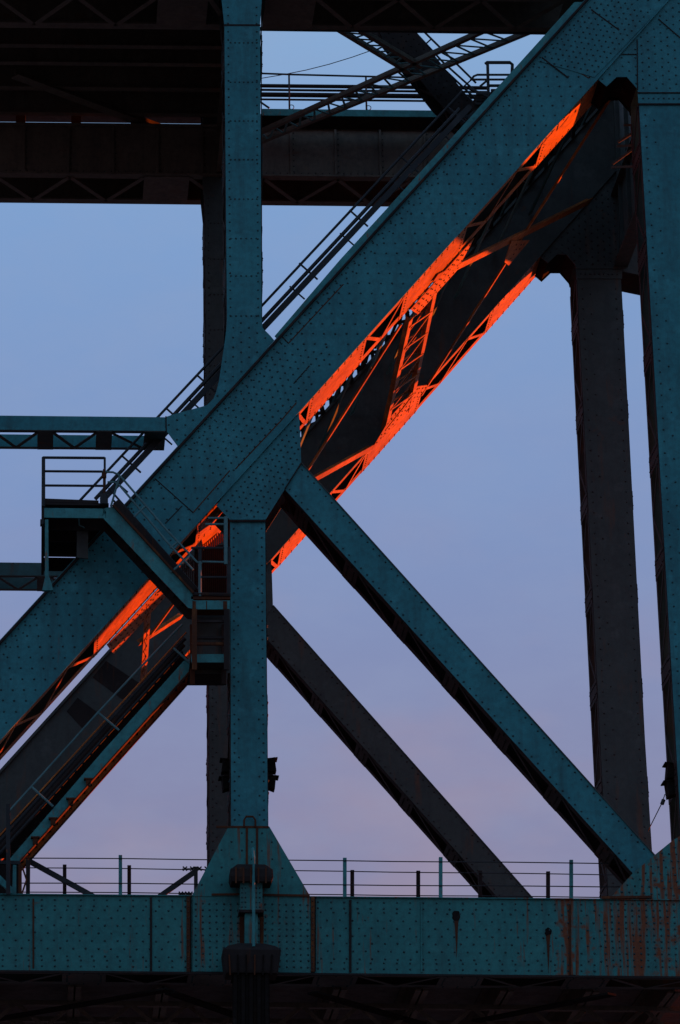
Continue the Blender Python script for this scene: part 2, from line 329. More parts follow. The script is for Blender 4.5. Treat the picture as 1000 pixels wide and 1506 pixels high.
    for part, xl0, xr0, y0, xl1, xr1, y1 in ((hang, 338.5, 390, 770, 340, 394, 1212), (hu, 330, 382.5, 4, 334, 385, 470)):
        pts = []
        for fx in (.1, .9): pts += row(P(xl0+(xr0-xl0)*fx, y0), P(xl1+(xr1-xl1)*fx, y1), .23)
        if part is hu:
            for yy in (62, 120, 177, 234, 292, 350, 405, 464): pts += row(P(336, yy), P(381, yy), .11)
        else:
            for fx in (.22, .78): pts += row(P(xl0+(xr0-xl0)*fx, y0), P(xl1+(xr1-xl1)*fx, y1), .46)
        rivets([p+YV*.028 for p in pts], -YV, part, .026, rv)
    if near: plate('batten_seam', [(329, 35), (383, 35), (383, 37.5), (329, 37.5)], .02, .031, M['deep_brown'], hu)
    # ---- brace
    br = [(443, 681), (955, 1249), (978, 1275), (957, 1312), (931, 1284), (419, 719)]
    brace = plate('brace', br, .03, .06, mw, root); plate('back_web', br, BD-.03, BD, M['deep_brown'], brace)
    pa, pb = P(419, 719), P(945, 1299); n = Vector((-(pa-pb).z, 0, (pa-pb).x)).normalized(); n = n if n.z < 0 else -n
    k = 7; soffit(pa, pb, Y+.03, BD-.03, n, [((i+.25)/k, (i+.5)/k) for i in range(k)], brace, M['deep_brown'], M['deep_brown'], M['near_black'], pitch=1.3, rsp=.25, lace_w=.13)
    qa, qb = P(443, 681), P(978, 1275); MB().box(qa+YV*BD/2-n*.012, qb+YV*BD/2-n*.012, YV*(BD/2), n*.012).build('cover_plate', mi, brace)
    pts = []
    for f in (.12, .88):
        A = P(443+(419-443)*f, 681+(719-681)*f); B = P(955+(931-955)*f, 1249+(1284-1249)*f); pts += row(A, B, .22)
    rivets([p+YV*.028 for p in pts], -YV, brace, .027, rv)
    # ---- right-hand post
    vr = [(935, -60), (940, 152), (983, 900), (1003, 1240), (1080, 1240), (1056, 900), (1012, 152), (1007, -60)]
    vert = plate('vertical_post', vr, .03, .06, mw, root); plate('back_web', vr, BD-.03, BD, mi, vert)
    for (xa, ya), (xb, yb), sgn in (((940, 152), (983, 900), -1), ((983, 900), (1003, 1240), -1), ((1012, 152), (1056, 900), 1), ((1056, 900), (1080, 1240), 1)):
        pa, pb = P(xa, ya), P(xb, yb); k = 5 if ya < 500 else 2
        soffit(pa, pb, Y+.03, BD-.03, Vector((sgn, 0, 0)), [((i+.35)/k, (i+.55)/k) for i in range(k)], vert, M['deep_brown'], M['deep_brown'], M['near_black'], pitch=1.0, rsp=.25, ang=.18)
    pts = []
    for f in (.12, .88, .3):
        sp = .3 if f != .3 else .6
        for (xl0, xr0, y0, xl1, xr1, y1) in ((940, 1012, 160, 983, 1056, 900), (983, 1056, 905, 1003, 1080, 1235)):
            pts += row(P(xl0+(xr0-xl0)*f, y0), P(xl1+(xr1-xl1)*f, y1), sp)
    rivets([p+YV*.028 for p in pts], -YV, vert, .026, rv)
    # ---- bottom chord
    ch = [(-150, 1315), (1150, 1326), (1150, 1438), (-150, 1426)]
    chord = plate('bottom_chord', ch, 0, .03, mc, root, 'horizontal teal bottom chord with rust streaks' if near else None)
    plate('back_web', ch, BD-.03, BD, mi, chord)
    MB().hexa([P(-150, 1315, -.05)+Vector((0, 0, .002)), P(1150, 1326, -.05)+Vector((0, 0, .002)), P(1150, 1326, BD+.05)+Vector((0, 0, .002)), P(-150, 1315, BD+.05)+Vector((0, 0, .002)),
               P(-150, 1315, -.05)+Vector((0, 0, .026)), P(1150, 1326, -.05)+Vector((0, 0, .026)), P(1150, 1326, BD+.05)+Vector((0, 0, .026)), P(-150, 1315, BD+.05)+Vector((0, 0, .026))]).build('cover_plate', mc, chord)
    k = 7; soffit(P(-150, 1426), P(1150, 1438), Y, BD, Vector((0, 0, -1)), [((i+.3)/k, (i+.65)/k) for i in range(k)], chord, mi, mi, rv, pitch=.9, rsp=.3)
    MB().bar(P(-150, 1427.5, -.03), P(1150, 1439.5, -.03), YV, .05, .06).build('edge_angle', M['deep_brown'] if near else mi, chord)
    if near:
        pts = []
        zones = [(283, 457, 1), (886, 1100, 1)]
        dense = [XZ([(x0, 1321), (x1, 1322), (x1, 1432), (x0, 1430)]) for x0, x1, _ in zones]
        for dz in dense: pts += grid(dz, -.034 if dz is dense[0] else -.002, (1, -.001), .165, .15, .05, stag=False)
        ul = (P(1000, 1326)-P(0, 1316)).normalized()
        cp = XZ(ch)
        pts += grid(cp, -.002, (ul.x, ul.z), .3, .185, .3, skip=lambda q: any(inpoly(q.x, q.z, d) for d in dense))
        for f in (.06, .14, .86, .94): pts += [p-YV*.002 for p in row(P(-140, 1315+111*f), P(282, 1318+111*f), .3)+row(P(458, 1320+111*f), P(884, 1324+111*f), .3)]
        rivets(pts, -YV, chord, .027)
        for x, wdt, mt, y0, y1 in ((222, 1.6, 'deep_brown', 1320, 1428), (49, 1.2, 'rusted', 1322, 1424), (515, 1.8, 'deep_brown', 1324, 1430), (620, 1.1, 'teal_chord', 1326, 1430), (843, 3.2, 'teal_chord', 1326, 1434), (838, 1.2, 'rusted', 1330, 1434)):
            plate('stiffener', [(x-wdt, y0), (x+wdt, y0), (x+wdt, y1), (x-wdt, y1)], -.03, -.002, M[mt], chord)
        for x in (277, 460):
            ja = plate('joint_angle', [(x-2.8, 1320), (x+2.8, 1320), (x+2.8, 1430), (x-2.8, 1430)], -.07, -.002, M['rusted'], chord)
            plate('joint_gap', [(x+2.4, 1320), (x+4.2, 1320), (x+4.2, 1430), (x+2.4, 1430)], -.074, -.071, M['near_black'], chord)
            rivets(row(P(x-.5, 1322, -.071), P(x-.5, 1429, -.071), .13), -YV, ja, .022, M['rivet_brown'])
        for x, y, rr in ((671, 1347, .12), (806, 1370, .1)):
            c = P(x, y, -.012); MB().prism([c+Vector((math.cos(t)*rr*random.uniform(.6, 1.05), 0, math.sin(t)*rr*random.uniform(.7, 1.25))) for t in [k*math.pi/6 for k in range(12)]], YV*.01).build('drain_hole', M['near_black'], chord)
            MB().prism([P(x+dx, y+dy, -.008) for dx, dy in ((-4, 0), (4, -1), (2.6, 14), (1.6, 40), (.4, 62), (-.6, 40), (-2.2, 16))], YV*.006).build('rust_run', M['rusted'], chord)
    # ---- joint plates
    gA = [(244, 613), (256, 609), (278, 603), (304, 596), (314, 586), (318, 576), (322, 560), (328, 520), (333, 484), (333.5, 470), (385.3, 470), (386, 482), (397, 493), (403, 500), (262, 657), (245, 634)]
    ga = plate('joint_plate', gA, .004, .028, mw, root)
    gB = [(318, 743), (338, 764), (390.5, 764), (419, 719), (443, 681), (441, 625), (439, 600), (400, 640)]
    gb = plate('joint_plate', gB, .006, .028, mw, root); plate('back_plate', gB, BD-.02, BD+.01, mi, gb)
    gD = [(336, 1216), (396, 1216), (456, 1318.5), (457, 1431), (283, 1429), (283, 1316)]
    gd = plate('joint_plate', gD, -.032, -.003, mc, root); plate('back_plate', gD, BD+.002, BD+.03, mi, gd)
    gC = [(895, 1323), (931, 1284), (964, 1256.5), (990, 1235.5), (1014, 1222), (1080, 1222), (1110, 1325)]
    gc = plate('joint_plate', gC, -.012, .028, mc, root); plate('back_plate', gC, BD-.03, BD+.02, mi, gc)
    gE = [(880, 117), (892, 127), (907, 113), (922, 113), (937, 130), (938.5, 136), (1014, 136), (1080, -100), (1070, -100), (982, 1)]
    ge = plate('joint_plate', gE, .004, .028, mw, root); plate('back_plate', gE, BD-.02, BD+.01, M['near_black'], ge)  # near-black back plate and liners carry the shade inside the opening
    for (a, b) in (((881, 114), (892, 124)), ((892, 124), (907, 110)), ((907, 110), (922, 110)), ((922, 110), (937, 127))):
        pa, pb = P(*a), P(*b); MB().hexa([pa+YV*.03, pb+YV*.03, pb+YV*(BD-.03), pa+YV*(BD-.03)]+[q+Vector((0, 0, .03)) for q in (pa+YV*.03, pb+YV*.03, pb+YV*(BD-.03), pa+YV*(BD-.03))]).build('diaphragm', M['near_black'], ge)
    gF = [(938, 137.5), (1014, 137.5), (1014, 152), (939, 152)]; gf = plate('splice_plate', gF, .008, .028, mw, root)
    gG = [(1012, 136), (1080, 60), (1060, 136), (1045, 170), (1020, 170)]
    uu = (P(1000, 1326)-P(0, 1316)).normalized()
    for o, pl, su, sv, y, uvv in ((ga, gA, .26, .2, .002, (0, 1)), (gb, gB, .16, .15, .004, uv), (gc, gC, .21, .14, -.014, uv), (ge, gE, .24, .17, .002, (0, 1)), (gf, gF, .13, .1, .006, (1, 0)), (gd, gD[:3]+[(455, 1318), (284, 1316)], .42, .24, -.034, (0, 1))):
        if near or o in (ge, gf): rivets(grid(XZ(pl), Y+y, uvv, su, sv, .06), -YV, o, .027, rv)
    if near:
        MB().bar(P(338, 766.5, -.0), P(391, 766.5, -.0), YV, .035, .05).build('joint_seam', M['deep_brown'], gb)
        MB().bar(P(419, 719, -.0), P(443, 681, -.0), YV, .025, .05).build('joint_seam', M['deep_brown'], gb)
        MB().bar(P(937, 58, 0), P(937.5, 132, 0), YV, .025, .03).build('joint_seam', M['deep_brown'], ge)
        MB().bar(P(968, 28, 0), P(1010, 64, 0), YV, .025, .03).build('joint_seam', M['deep_brown'], ge)
        MB().bar(P(914, 80, 0), P(936, 80, 0), YV, .02, .03).build('joint_seam', M['deep_brown'], ge)
        MB().bar(P(938, 136.5, -.0), P(1014, 136.5, -.0), YV, .03, .03).build('joint_seam', M['deep_brown'], gf)
        MB().bar(P(939, 153, .01), P(1014, 153, .01), YV, .04, .04).build('joint_seam', M['deep_brown'], gf)
        # rusted ledge at the foot of the hanger and of the corner plate
        MB().bar(P(311, 1316.5, -.05), P(356, 1316, -.05), YV, .05, .04).build('rust_ledge', M['rusted'], gd)
        MB().bar(P(384, 1317, -.05), P(455, 1318, -.05), YV, .05, .04).build('rust_ledge', M['rusted'], gd)
        MB().bar(P(884, 1321, -.06), P(958, 1320, -.06), YV, .06, .05).build('rust_ledge', M['rusted'], gc)
        MB().bar(P(318, 1216.5, -.02), P(395, 1217, -.02), YV, .05, .05).build('rust_ledge', M['rusted'], gd)
        for x in (312, 335, 363, 385):
            pass
    # ---- horizontal strut running off to the left
    st = [(-150, 609), (244, 613), (244, 633), (-150, 630)]
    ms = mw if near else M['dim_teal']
    strut = plate('horizontal_strut', st, .03, .05, ms, root); plate('back_web', st, BD-.03, BD, ms, strut)
    pa, pb = P(-150, 630), P(244, 633)
    soffit(pa, pb, Y+.03, BD-.03, Vector((0, 0, -1)), [(0, .05), (.3, .36), (.52, .58), (.74, .8), (.92, 1)], strut, mi, mi, rv, ang=.16, pitch=.7, rv=False)
    MB().bar(P(244, 612, .02), P(244.5, 634, .02), YV, .03, .04).build('joint_seam', M['deep_brown'], strut)
    if not near:                             # struts added right of the frame to cast shadow bands on the posts
        for nm, (xa, za), (xb, zb_), hh in (('shadow_strut', (15.6, 44.25), (42, 38.57), 1.9), ('shadow_brace', (17.7, 27.45), (31, 40.75), .36)):
            pa, pb = Vector((xa, Y+.03, za)), Vector((xb, Y+.03, zb_)); u_ = (pb-pa).normalized(); v_ = Vector((-u_.z, 0, u_.x))*hh/2
            o = MB().hexa([pa-v_, pb-v_, pb-v_+YV*.03, pa-v_+YV*.03, pa+v_, pb+v_, pb+v_+YV*.03, pa+v_+YV*.03]).build(nm, mi, root)
            MB().hexa([p+YV*(BD-.06) for p in (pa-v_, pb-v_, pb-v_+YV*.03, pa-v_+YV*.03, pa+v_, pb+v_, pb+v_+YV*.03, pa+v_+YV*.03)]).build('back_web', mi, o)
            soffit(pa-v_, pb-v_, Y+.03, BD-.03, -v_, [(i/6+.03, i/6+.11) for i in range(6)], o, M['deep_brown'], M['deep_brown'], rv, pitch=1.2, rv=False)
    return root
near = build_truss(0.0, True)
far = build_truss(TS, False)

# ------------------------------------------------------------------ lateral bracing between the inclined posts
bp0 = W(438, 606); bpn = NODE['n']; bp0 = bp0+bpn*.03
def B(px, py): return Wpl(px, py, bp0, bpn)
def edge(px, Y):                            # point of the posts' lower edge line (by its picture column on the near post) at depth Y
    a, b = (W(-150, 1252), W(438, 606)) if px < 438 else (W(438, 606), W(982, 0))
    fa, fb = (-150, 438) if px < 438 else (438, 982)
    p = a.lerp(b, (px-fa)/(fb-fa)); p.y = Y; return p+bpn*.035
def bracing_bar(p, q, wd, label=None):
    th = .05 if wd < .15 else .12
    m = MB().bar(p, q, bpn, wd, .02); m.bar(Vector(p)-bpn*th/2, Vector(q)-bpn*th/2, (Vector(q)-Vector(p)).normalized().cross(bpn), th, .02)
    return tag(m.build('bracing_bar', M['primer']), label, 'brace')
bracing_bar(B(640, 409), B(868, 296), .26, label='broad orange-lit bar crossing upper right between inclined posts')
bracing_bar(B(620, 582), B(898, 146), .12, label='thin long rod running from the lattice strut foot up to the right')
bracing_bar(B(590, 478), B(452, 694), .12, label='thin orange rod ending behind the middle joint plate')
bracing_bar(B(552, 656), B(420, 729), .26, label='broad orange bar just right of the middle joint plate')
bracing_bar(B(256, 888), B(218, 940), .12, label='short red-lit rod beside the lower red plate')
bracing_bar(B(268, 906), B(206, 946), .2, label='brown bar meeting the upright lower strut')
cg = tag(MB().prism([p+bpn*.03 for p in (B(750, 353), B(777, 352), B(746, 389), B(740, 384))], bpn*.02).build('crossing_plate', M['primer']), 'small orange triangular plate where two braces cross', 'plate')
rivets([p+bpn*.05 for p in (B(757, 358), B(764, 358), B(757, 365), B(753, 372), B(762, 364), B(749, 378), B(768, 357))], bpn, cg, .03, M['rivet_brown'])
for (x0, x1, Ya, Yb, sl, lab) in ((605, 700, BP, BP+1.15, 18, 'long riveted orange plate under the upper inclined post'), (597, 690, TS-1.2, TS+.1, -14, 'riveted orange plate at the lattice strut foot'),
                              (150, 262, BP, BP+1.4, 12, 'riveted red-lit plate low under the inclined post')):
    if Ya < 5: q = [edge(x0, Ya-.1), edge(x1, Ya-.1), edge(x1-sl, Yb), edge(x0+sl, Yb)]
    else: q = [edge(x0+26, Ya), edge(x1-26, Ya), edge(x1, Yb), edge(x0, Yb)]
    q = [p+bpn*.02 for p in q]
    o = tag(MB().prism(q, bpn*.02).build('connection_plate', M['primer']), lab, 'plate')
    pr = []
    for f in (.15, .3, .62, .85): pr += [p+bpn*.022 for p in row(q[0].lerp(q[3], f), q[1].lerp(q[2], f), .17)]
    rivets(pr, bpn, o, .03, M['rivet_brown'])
# lattice strut
ls = thing('lattice_strut', B(586, 614), 'orange-lit lattice strut with zigzag lacing between the inclined posts', 'strut')
for a, b in (((604, 470), (566, 640)), ((640, 430), (603, 604))):
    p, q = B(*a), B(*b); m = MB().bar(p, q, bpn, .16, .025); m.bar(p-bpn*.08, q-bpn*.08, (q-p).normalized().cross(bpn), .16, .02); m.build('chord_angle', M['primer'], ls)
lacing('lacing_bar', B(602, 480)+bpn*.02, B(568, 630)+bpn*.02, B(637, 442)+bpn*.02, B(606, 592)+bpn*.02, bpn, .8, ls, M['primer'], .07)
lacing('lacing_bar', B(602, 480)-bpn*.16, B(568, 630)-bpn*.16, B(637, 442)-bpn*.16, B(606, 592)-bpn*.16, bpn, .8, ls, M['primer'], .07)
# upright strut low down
us = thing('lower_strut', B(205, 1030), 'narrow strut with red-lit end below the lowest red plate', 'strut')
for a, b in (((214, 890), (205, 1030)), ((219, 890), (210, 1028))):
    p, q = B(*a), B(*b); MB().bar(p+bpn*.03, q+bpn*.03, bpn, .1, .025).build('chord_angle', M['primer'], us)
lacing('lacing_bar', B(214, 890)+bpn*.05, B(205, 1030)+bpn*.05, B(219, 890)+bpn*.05, B(210, 1028)+bpn*.05, bpn, .5, us, M['primer'], .06)
# upper plane of bracing, its shade put into the dark bar colours
def top(px, Y):
    p = W(350, 562).lerp(W(862, 0), (px-350)/512.0); p.y = Y; return p-bpn*(-.02)
ul_ = thing('upper_lattice', top(600, 6), 'dark crossing lattice seen in the gap between the two inclined posts', 'lattice')
for i in range(15):
    x = 400+i*46
    for k, (a, b) in enumerate(((top(x, BD), top(x+74, TS)), (top(x+74, BD), top(x, TS)))):
        MB().bar(a-bpn*.04*k, b-bpn*.04*k, bpn, .13, .05).build('lattice_bar', M['deep_brown'] if i % 3 else M['dim_teal'], ul_)
for x in (452, 590, 728, 866): MB().bar(top(x, BD)-bpn*.1, top(x, TS)-bpn*.1, bpn, .22, .08).build('cross_strut', M['deep_brown'], ul_)
ml_ = thing('middle_lattice', edge(600, 6), 'web of thin dark bars before the far inclined post, behind the orange braces', 'lattice')
random.seed(11)
for i in range(9):
    x = 430+i*58+random.uniform(-8, 8); off = -bpn*1.0
    for k, (a_, b_) in enumerate((((x, BD), (x+46, 6.4)), ((x+46, 6.4), (x+8, TS-.1)), ((x+46, 6.4), (x+104, 6.6)))):
        MB().bar(edge(*a_)+off-bpn*.03*k, edge(*b_)+off-bpn*.03*k, bpn, (.12, .14, .09)[k], .05).build('lattice_bar', M['teal_rail'] if (i+k) % 3 else M['dim_teal'], ml_)
    c = edge(x+46, 6.4)+off; MB().prism([c+Vector((-.25, -.3, -.27))*.8, c+Vector((.25, -.3, .27))*.8, c+Vector((.25, .3, .27))*.8, c+Vector((-.25, .3, -.27))*.8], -bpn*.02).build('lattice_plate', M['near_black'], ml_)
# sway frame joining the two right-hand posts, carried above view to block sun
xs0 = W(1012, 140).x; zs0, zs1 = W(1012, 132).z, W(1012, -420).z
sf = thing('cross_frame', Vector((xs0, 6, zs0)), 'dark sway frame between the two right-hand posts, behind the corner joint', 'frame')
sw = MB().box((xs0, BD+.02, (zs0+zs1)/2), (xs0, TS+.02, (zs0+zs1)/2), (.015, 0, 0), (0, 0, (zs1-zs0)/2)).build('web', M['brown'], sf)
for z in (zs0, zs0+2.2, zs1): MB().box((xs0, BD+.02, z), (xs0, TS+.02, z), (.2, 0, 0), (0, 0, .02)).build('flange', M['brown'], sf)
for k in range(7): yy = BD+.6+k*1.45; MB().box((xs0-.07, yy, zs0+.02), (xs0-.07, yy, zs1), (.055, 0, 0), (0, .015, 0)).build('stiffener', M['brown'], sf)
for a, b in (((917, 184), (930, 184)), ((907, 215), (932, 214)), ((899, 246), (930, 245)), ((909, 209), (930, 196)), ((901, 241), (930, 220))): MB().bar(W(*a, BD+.25), W(*b, BD+.25), YV, .06, .03).build('lacing_bar', M['brown'], sf)
lacing('lacing_bar', (xs0-.5, BD+.05, zs0+.5), (xs0-.5, BD+.05, zs0+4.5), (xs0-.5, BD+3.2, zs0+.5), (xs0-.5, BD+3.2, zs0+4.5), (-1, 0, 0), .55, sf, M['brown'], .08)

# ------------------------------------------------------------------ deck girders over the trusses
zb = W(300, -9, .2).z                        # underside of the girders
zt = W(300, -86, .2).z
GD = 1.9
def girder(Y, x0, x1, label):
    root = thing('deck_girder', Vector((0, Y, zb)), label, 'girder')
    web = MB().hexa([(x0, Y, zb), (x1, Y, zb), (x1, Y+.03, zb), (x0, Y+.03, zb), (x0, Y, zt), (x1, Y, zt), (x1, Y+.03, zt), (x0, Y+.03, zt)]).build('web', M['brown_deck'], root)
    MB().box((x0, Y+GD-.015, (zb+zt)/2), (x1, Y+GD-.015, (zb+zt)/2), (0, .015, 0), (0, 0, (zt-zb)/2)).build('web', M['brown_deck'], root)
    for z, hh in ((zt, .03), (zb, .03)):
        for yy in (Y+.05, Y+GD-.05): MB().box((x0, yy, z), (x1, yy, z), (0, .16, 0), (0, 0, hh)).build('flange', M['brown_deck'], root)
    MB().box((x0, Y+GD/2, zt+.05), (x1, Y+GD/2, zt+.05), (0, GD/2+.1, 0), (0, 0, .015)).build('cover_plate', M['brown_deck'], root)
    x = x0+.4; pr = []
    while x < x1:
        MB().box((x, Y-.04, zb+.04), (x, Y-.04, zt-.04), (.03, 0, 0), (0, .04, 0)).build('stiffener', M['brown_deck'], root)
        pr += [p-YV*.002 for p in row((x+.08, Y, zb+.06), (x+.08, Y, zt-.06), .16)]
        x += 1.28
    pr += row((x0, Y-.002, zb+.1), (x1, Y-.002, zb+.1), .2)
    rivets(pr, -YV, web, .022, M['rivet_far'])
    xs = x0
    while xs < x1:                           # tie plates and lacing on the underside
        xe = min(xs+1.3, x1)
        MB().box((xs, Y+GD/2, zb-.045), (xe, Y+GD/2, zb-.045), (0, GD/2, 0), (0, 0, .012)).build('tie_plate', M['brown_deck'], root)
        lacing('lacing_bar', (xe, Y+.1, zb-.04), (min(xe+6.4, x1), Y+.1, zb-.04), (xe, Y+GD-.1, zb-.04), (min(xe+6.4, x1), Y+GD-.1, zb-.04), (0, 0, -1), 1.05, root, M['brown_deck'], .14)
        xs = xe+6.4
    return root
XL = W(-150, 100).x
girder(.2, W(233, -9).x-7.7*1, W(345, -9).x-.02, 'dark deck girder with laced underside along the top edge, left of hanger')
girder(.2, W(392, -9).x, W(870, -9).x, 'dark deck girder with laced underside along the top edge, right of hanger')
girder(TS, W(212, 270, TS).x-7.7, W(770, 270, TS).x, 'long dark plate girder with stiffeners crossing behind the upper hanger')

# deck slab and stringers on the left
XH = W(352, 60, 6).x
slab = MB(); slab.hexa([(XL-3, 2.6, zt+1.05), (XH, 2.6, zt+1.05), (XH, TS+2.0, zt+1.05), (XL-3, TS+2.0, zt+1.05), (XL-3, 2.6, zt+1.3), (XH, 2.6, zt+1.3), (XH, TS+2.0, zt+1.3), (XL-3, TS+2.0, zt+1.3)])
tag(slab.build('deck_slab', M['concrete']), 'dark underside of the upper deck at the top left corner', 'deck')
zs = zt+.30
for i, yy in enumerate((3.6, 5.4, 7.0, 8.1, 9.7, 11.4)):
    m = MB().box((XL-2, yy, zs+.37), (XH-.05, yy, zs+.37), (0, .012, 0), (0, 0, .33)); m.box((XL-2, yy, zs), (XH-.05, yy, zs), (0, .11, 0), (0, 0, .016)); m.box((XL-2, yy, zs+.72), (XH-.05, yy, zs+.72), (0, .11, 0), (0, 0, .016))
    tag(m.build('deck_stringer', M['brown_deck']), ['nearest', 'second nearest', 'third nearest', 'fourth nearest', 'fifth nearest', 'farthest'][i]+' of the dark steel stringers under the upper left deck', 'beam', 'stringers under the upper deck')
for i, xx in enumerate((W(30, 190, TS).x, W(112, 190, TS).x, W(205, 190, TS).x)):
    m = MB().box((xx, TS+.4, zt+.07), (xx, TS+.4, zt+1.04), (.14, 0, 0), (0, .14, 0)); m.box((xx, TS+.4, zt+.075), (xx, TS+.4, zt+.11), (.26, 0, 0), (0, .26, 0))
    tag(m.build('bearing_post', M['deep_brown']), ['leftmost', 'middle', 'rightmost'][i]+' of three short posts between the far girder and the deck', 'post', 'bearing posts on the far girder')
zl = zs-.1
p, q = WZ(22, 112, zl), WZ(246, 196, zl)
m = MB().bar(p, q, (0, 0, 1), .32, .03); m.bar(p+Vector((0, 0, .12)), q+Vector((0, 0, .12)), (q-p).cross(Vector((0, 0, 1))), .2, .03)
tag(m.build('deck_brace', M['brown_deck']), 'brown diagonal brace under the upper left deck', 'brace')
m = MB().box((XH+.04, 2.6, zt+.75), (XH+.04, TS+1.9, zt+.75), (.02, 0, 0), (0, 0, .58))
tag(m.build('sun_baffle', M['brown_deck']), 'added baffle closing the upper deck end beside the hanger, keeping sun out', 'beam')  # added behind the hanger to block sun from under the deck
# cross beam joining the girders at the hanger
xb = W(345, 60, 5).x
m = MB().box((xb, 2.2, (zb+zt)/2), (xb, TS-.05, (zb+zt)/2), (.02, 0, 0), (0, 0, (zt-zb)/2-.1)); m.box((xb, 2.2, zb+.1), (xb, TS-.05, zb+.1), (.2, 0, 0), (0, 0, .02)); m.box((xb, 2.2, zt-.1), (xb, TS-.05, zt-.1), (.2, 0, 0), (0, 0, .02))
tag(m.build('cross_beam', M['brown_deck']), 'dark cross beam hidden behind the upper hanger', 'beam')

# laced diagonals in the plane of the girders
zq = zb+.3
def laced(a0, a1, b0, b1, name, label, wd=.17, pitch=.55, z=zq, lw=.06, mat='brown_deck'):
    A0, A1, B0, B1 = (WZ(*v, z) for v in (a0, a1, b0, b1))
    root = thing(name, (A0+A1)/2, label, 'strut')
    for p, q in ((A0, A1), (B0, B1)):
        m = MB().bar(p, q, (0, 0, 1), wd, .03); m.bar(p+Vector((0, 0, .1)), q+Vector((0, 0, .1)), (q-p).cross(Vector((0, 0, 1))), .09, .03); m.build('chord_angle', M[mat], root)
    lacing('lacing_bar', A0, A1, B0, B1, (0, 0, 1), pitch, root, M['teal_rail'], lw)
laced((384, 196), (745, 32), (384, 210), (800, 40), 'laced_diagonal', 'dark laced diagonal strut rising to the right behind the upper hanger', wd=.13, pitch=.27)
laced((486, 38), (602, 108), (516, 38), (620, 100), 'laced_diagonal', 'short dark laced strut descending right from the top girder', wd=.13, pitch=.25)
# inclined box member with its own stair
Yi = 6.0
im = thing('inclined_strut', W(690, 190, Yi), 'thick dark inclined strut at the top centre descending to the teal post', 'strut')
pl = [(548, 28), (596, 28), (712, 172), (694, 200), (640, 145)]
web = MB().prism([W(x, y, Yi) for x, y in pl], YV*.03).build('web', M['deep_brown'], im)
MB().prism([W(x, y, Yi)+YV*.8 for x, y in pl], YV*.03).build('back_web', M['deep_brown'], im)
pa, pb = W(548, 28, Yi), W(694, 200, Yi)
n = Vector((-1, 0, -.85)).normalized()
lacing('lacing_bar', pa, pb, pa+YV*.8, pb+YV*.8, n, .7, im, M['deep_brown'], .1)
rivets(grid(xz([W(x, y, Yi) for x, y in pl]), Yi-.002, (1, -1.1), .2, .2), -YV, web, .022, M['near_black'])
rl = thing('strut_stair', W(700, 175, Yi), 'narrow dark stair with handrails beside the thick inclined strut', 'stair')
for a, b, r in (((582, 48), (712, 168), .07), ((596, 48), (720, 165), .03), ((611, 48), (652, 92), .03), ((625, 48), (700, 122), .03), ((652, 92), (728, 160), .03)):
    MB().tube([W(*a, Yi+.2), W(*b, Yi+.2)], r, 6).build('stair_rail', M['dark_rail'], rl)
for i in range(14):
    t = i/13; p = W(588+t*118, 56+t*108, Yi+.2); MB().box(p, p+YV*.7, (.13, 0, 0), (0, 0, .012)).build('tread', M['dark_rail'], rl)
for t in (.2, .45, .7, .9):
    a = Vector((590, 52)).lerp(Vector((712, 168)), t); MB().tube([W(a.x, a.y, Yi+.2), W(a.x+20, a.y-18, Yi+.2)], .022, 6).build('rail_post', M['dark_rail'], rl)

# ------------------------------------------------------------------ service walkway with pipes, upper centre
Yw = 10.3
wk = thing('service_walkway', W(520, 195, Yw), 'service walkway with teal edge beam and handrail above the far girder', 'walkway')
za, zc = W(500, 171, Yw).z, W(500, 161.5, Yw).z
xa, xc = W(384, 165, Yw).x, W(700, 165, Yw).x
MB().box((xa, Yw, (za+zc)/2), (xc, Yw, (za+zc)/2), (0, .02, 0), (0, 0, (zc-za)/2)).build('edge_beam', M['teal_stair'], wk)
MB().box((xa, Yw+.45, za+.03), (xc, Yw+.45, za+.03), (0, .42, 0), (0, 0, .03)).build('floor_plate', M['deep_brown'], wk)
hr = [W(374, 96, Yw), W(380, 103, Yw), W(386, 108, Yw), W(425, 109.5, Yw), W(640, 115, Yw)]
MB().tube(hr, .028, 6).build('handrail', M['dark_rail'], wk)
for x, y in ((425, 109), (538, 112), (640, 115)):
    a = W(x, y, Yw); MB().tube([a, Vector((a.x, Yw, zc))], .028, 6).build('rail_post', M['dark_rail'], wk)
    pts = [Vector((a.x+.06+.07*math.cos(t), Yw, zc+.07+.07*math.sin(t))) for t in [i*math.pi/5 for i in range(11)]]
    MB().tube(pts, .012, 5).build('hook', M['dark_rail'], wk)
MB().tube([W(380, 148, Yw), W(396, 159, Yw)], .03, 6).build('brace_rod', M['dark_rail'], wk)
for i, (y, r, mt) in enumerate(((126.5, .055, 'deep_brown'), (132.5, .035, 'deep_brown'), (139.5, .07, 'deep_brown'), (146.5, .03, 'deep_brown'))):
    o = MB().tube([W(382, y-.4, Yw+.9), W(720, y+3, Yw+.9)], r, 8).build('service_pipe', M[mt])
    tag(o, ['uppermost', 'second', 'third', 'lowest'][i]+' of the dark pipes running behind the walkway handrail', 'pipe', 'pipes by the service walkway')
tag(MB().tube([W(380, 42.5, 2.2), W(870, 49, 2.2)], .055, 8).build('service_pipe', M['dark_rail']), 'dark pipe running just below the top right girder', 'pipe')
tag(MB().tube([W(382, 115.5, 8)]+[W(382+t*170, 115.5-t*43+5*math.sin(t*math.pi), 8) for t in (.2, .4, .6, .8)]+[W(552, 72, 8)], .012, 5).build('cable', M['dark_rail']), 'thin cable sagging across the bright gap at the top', 'cable')

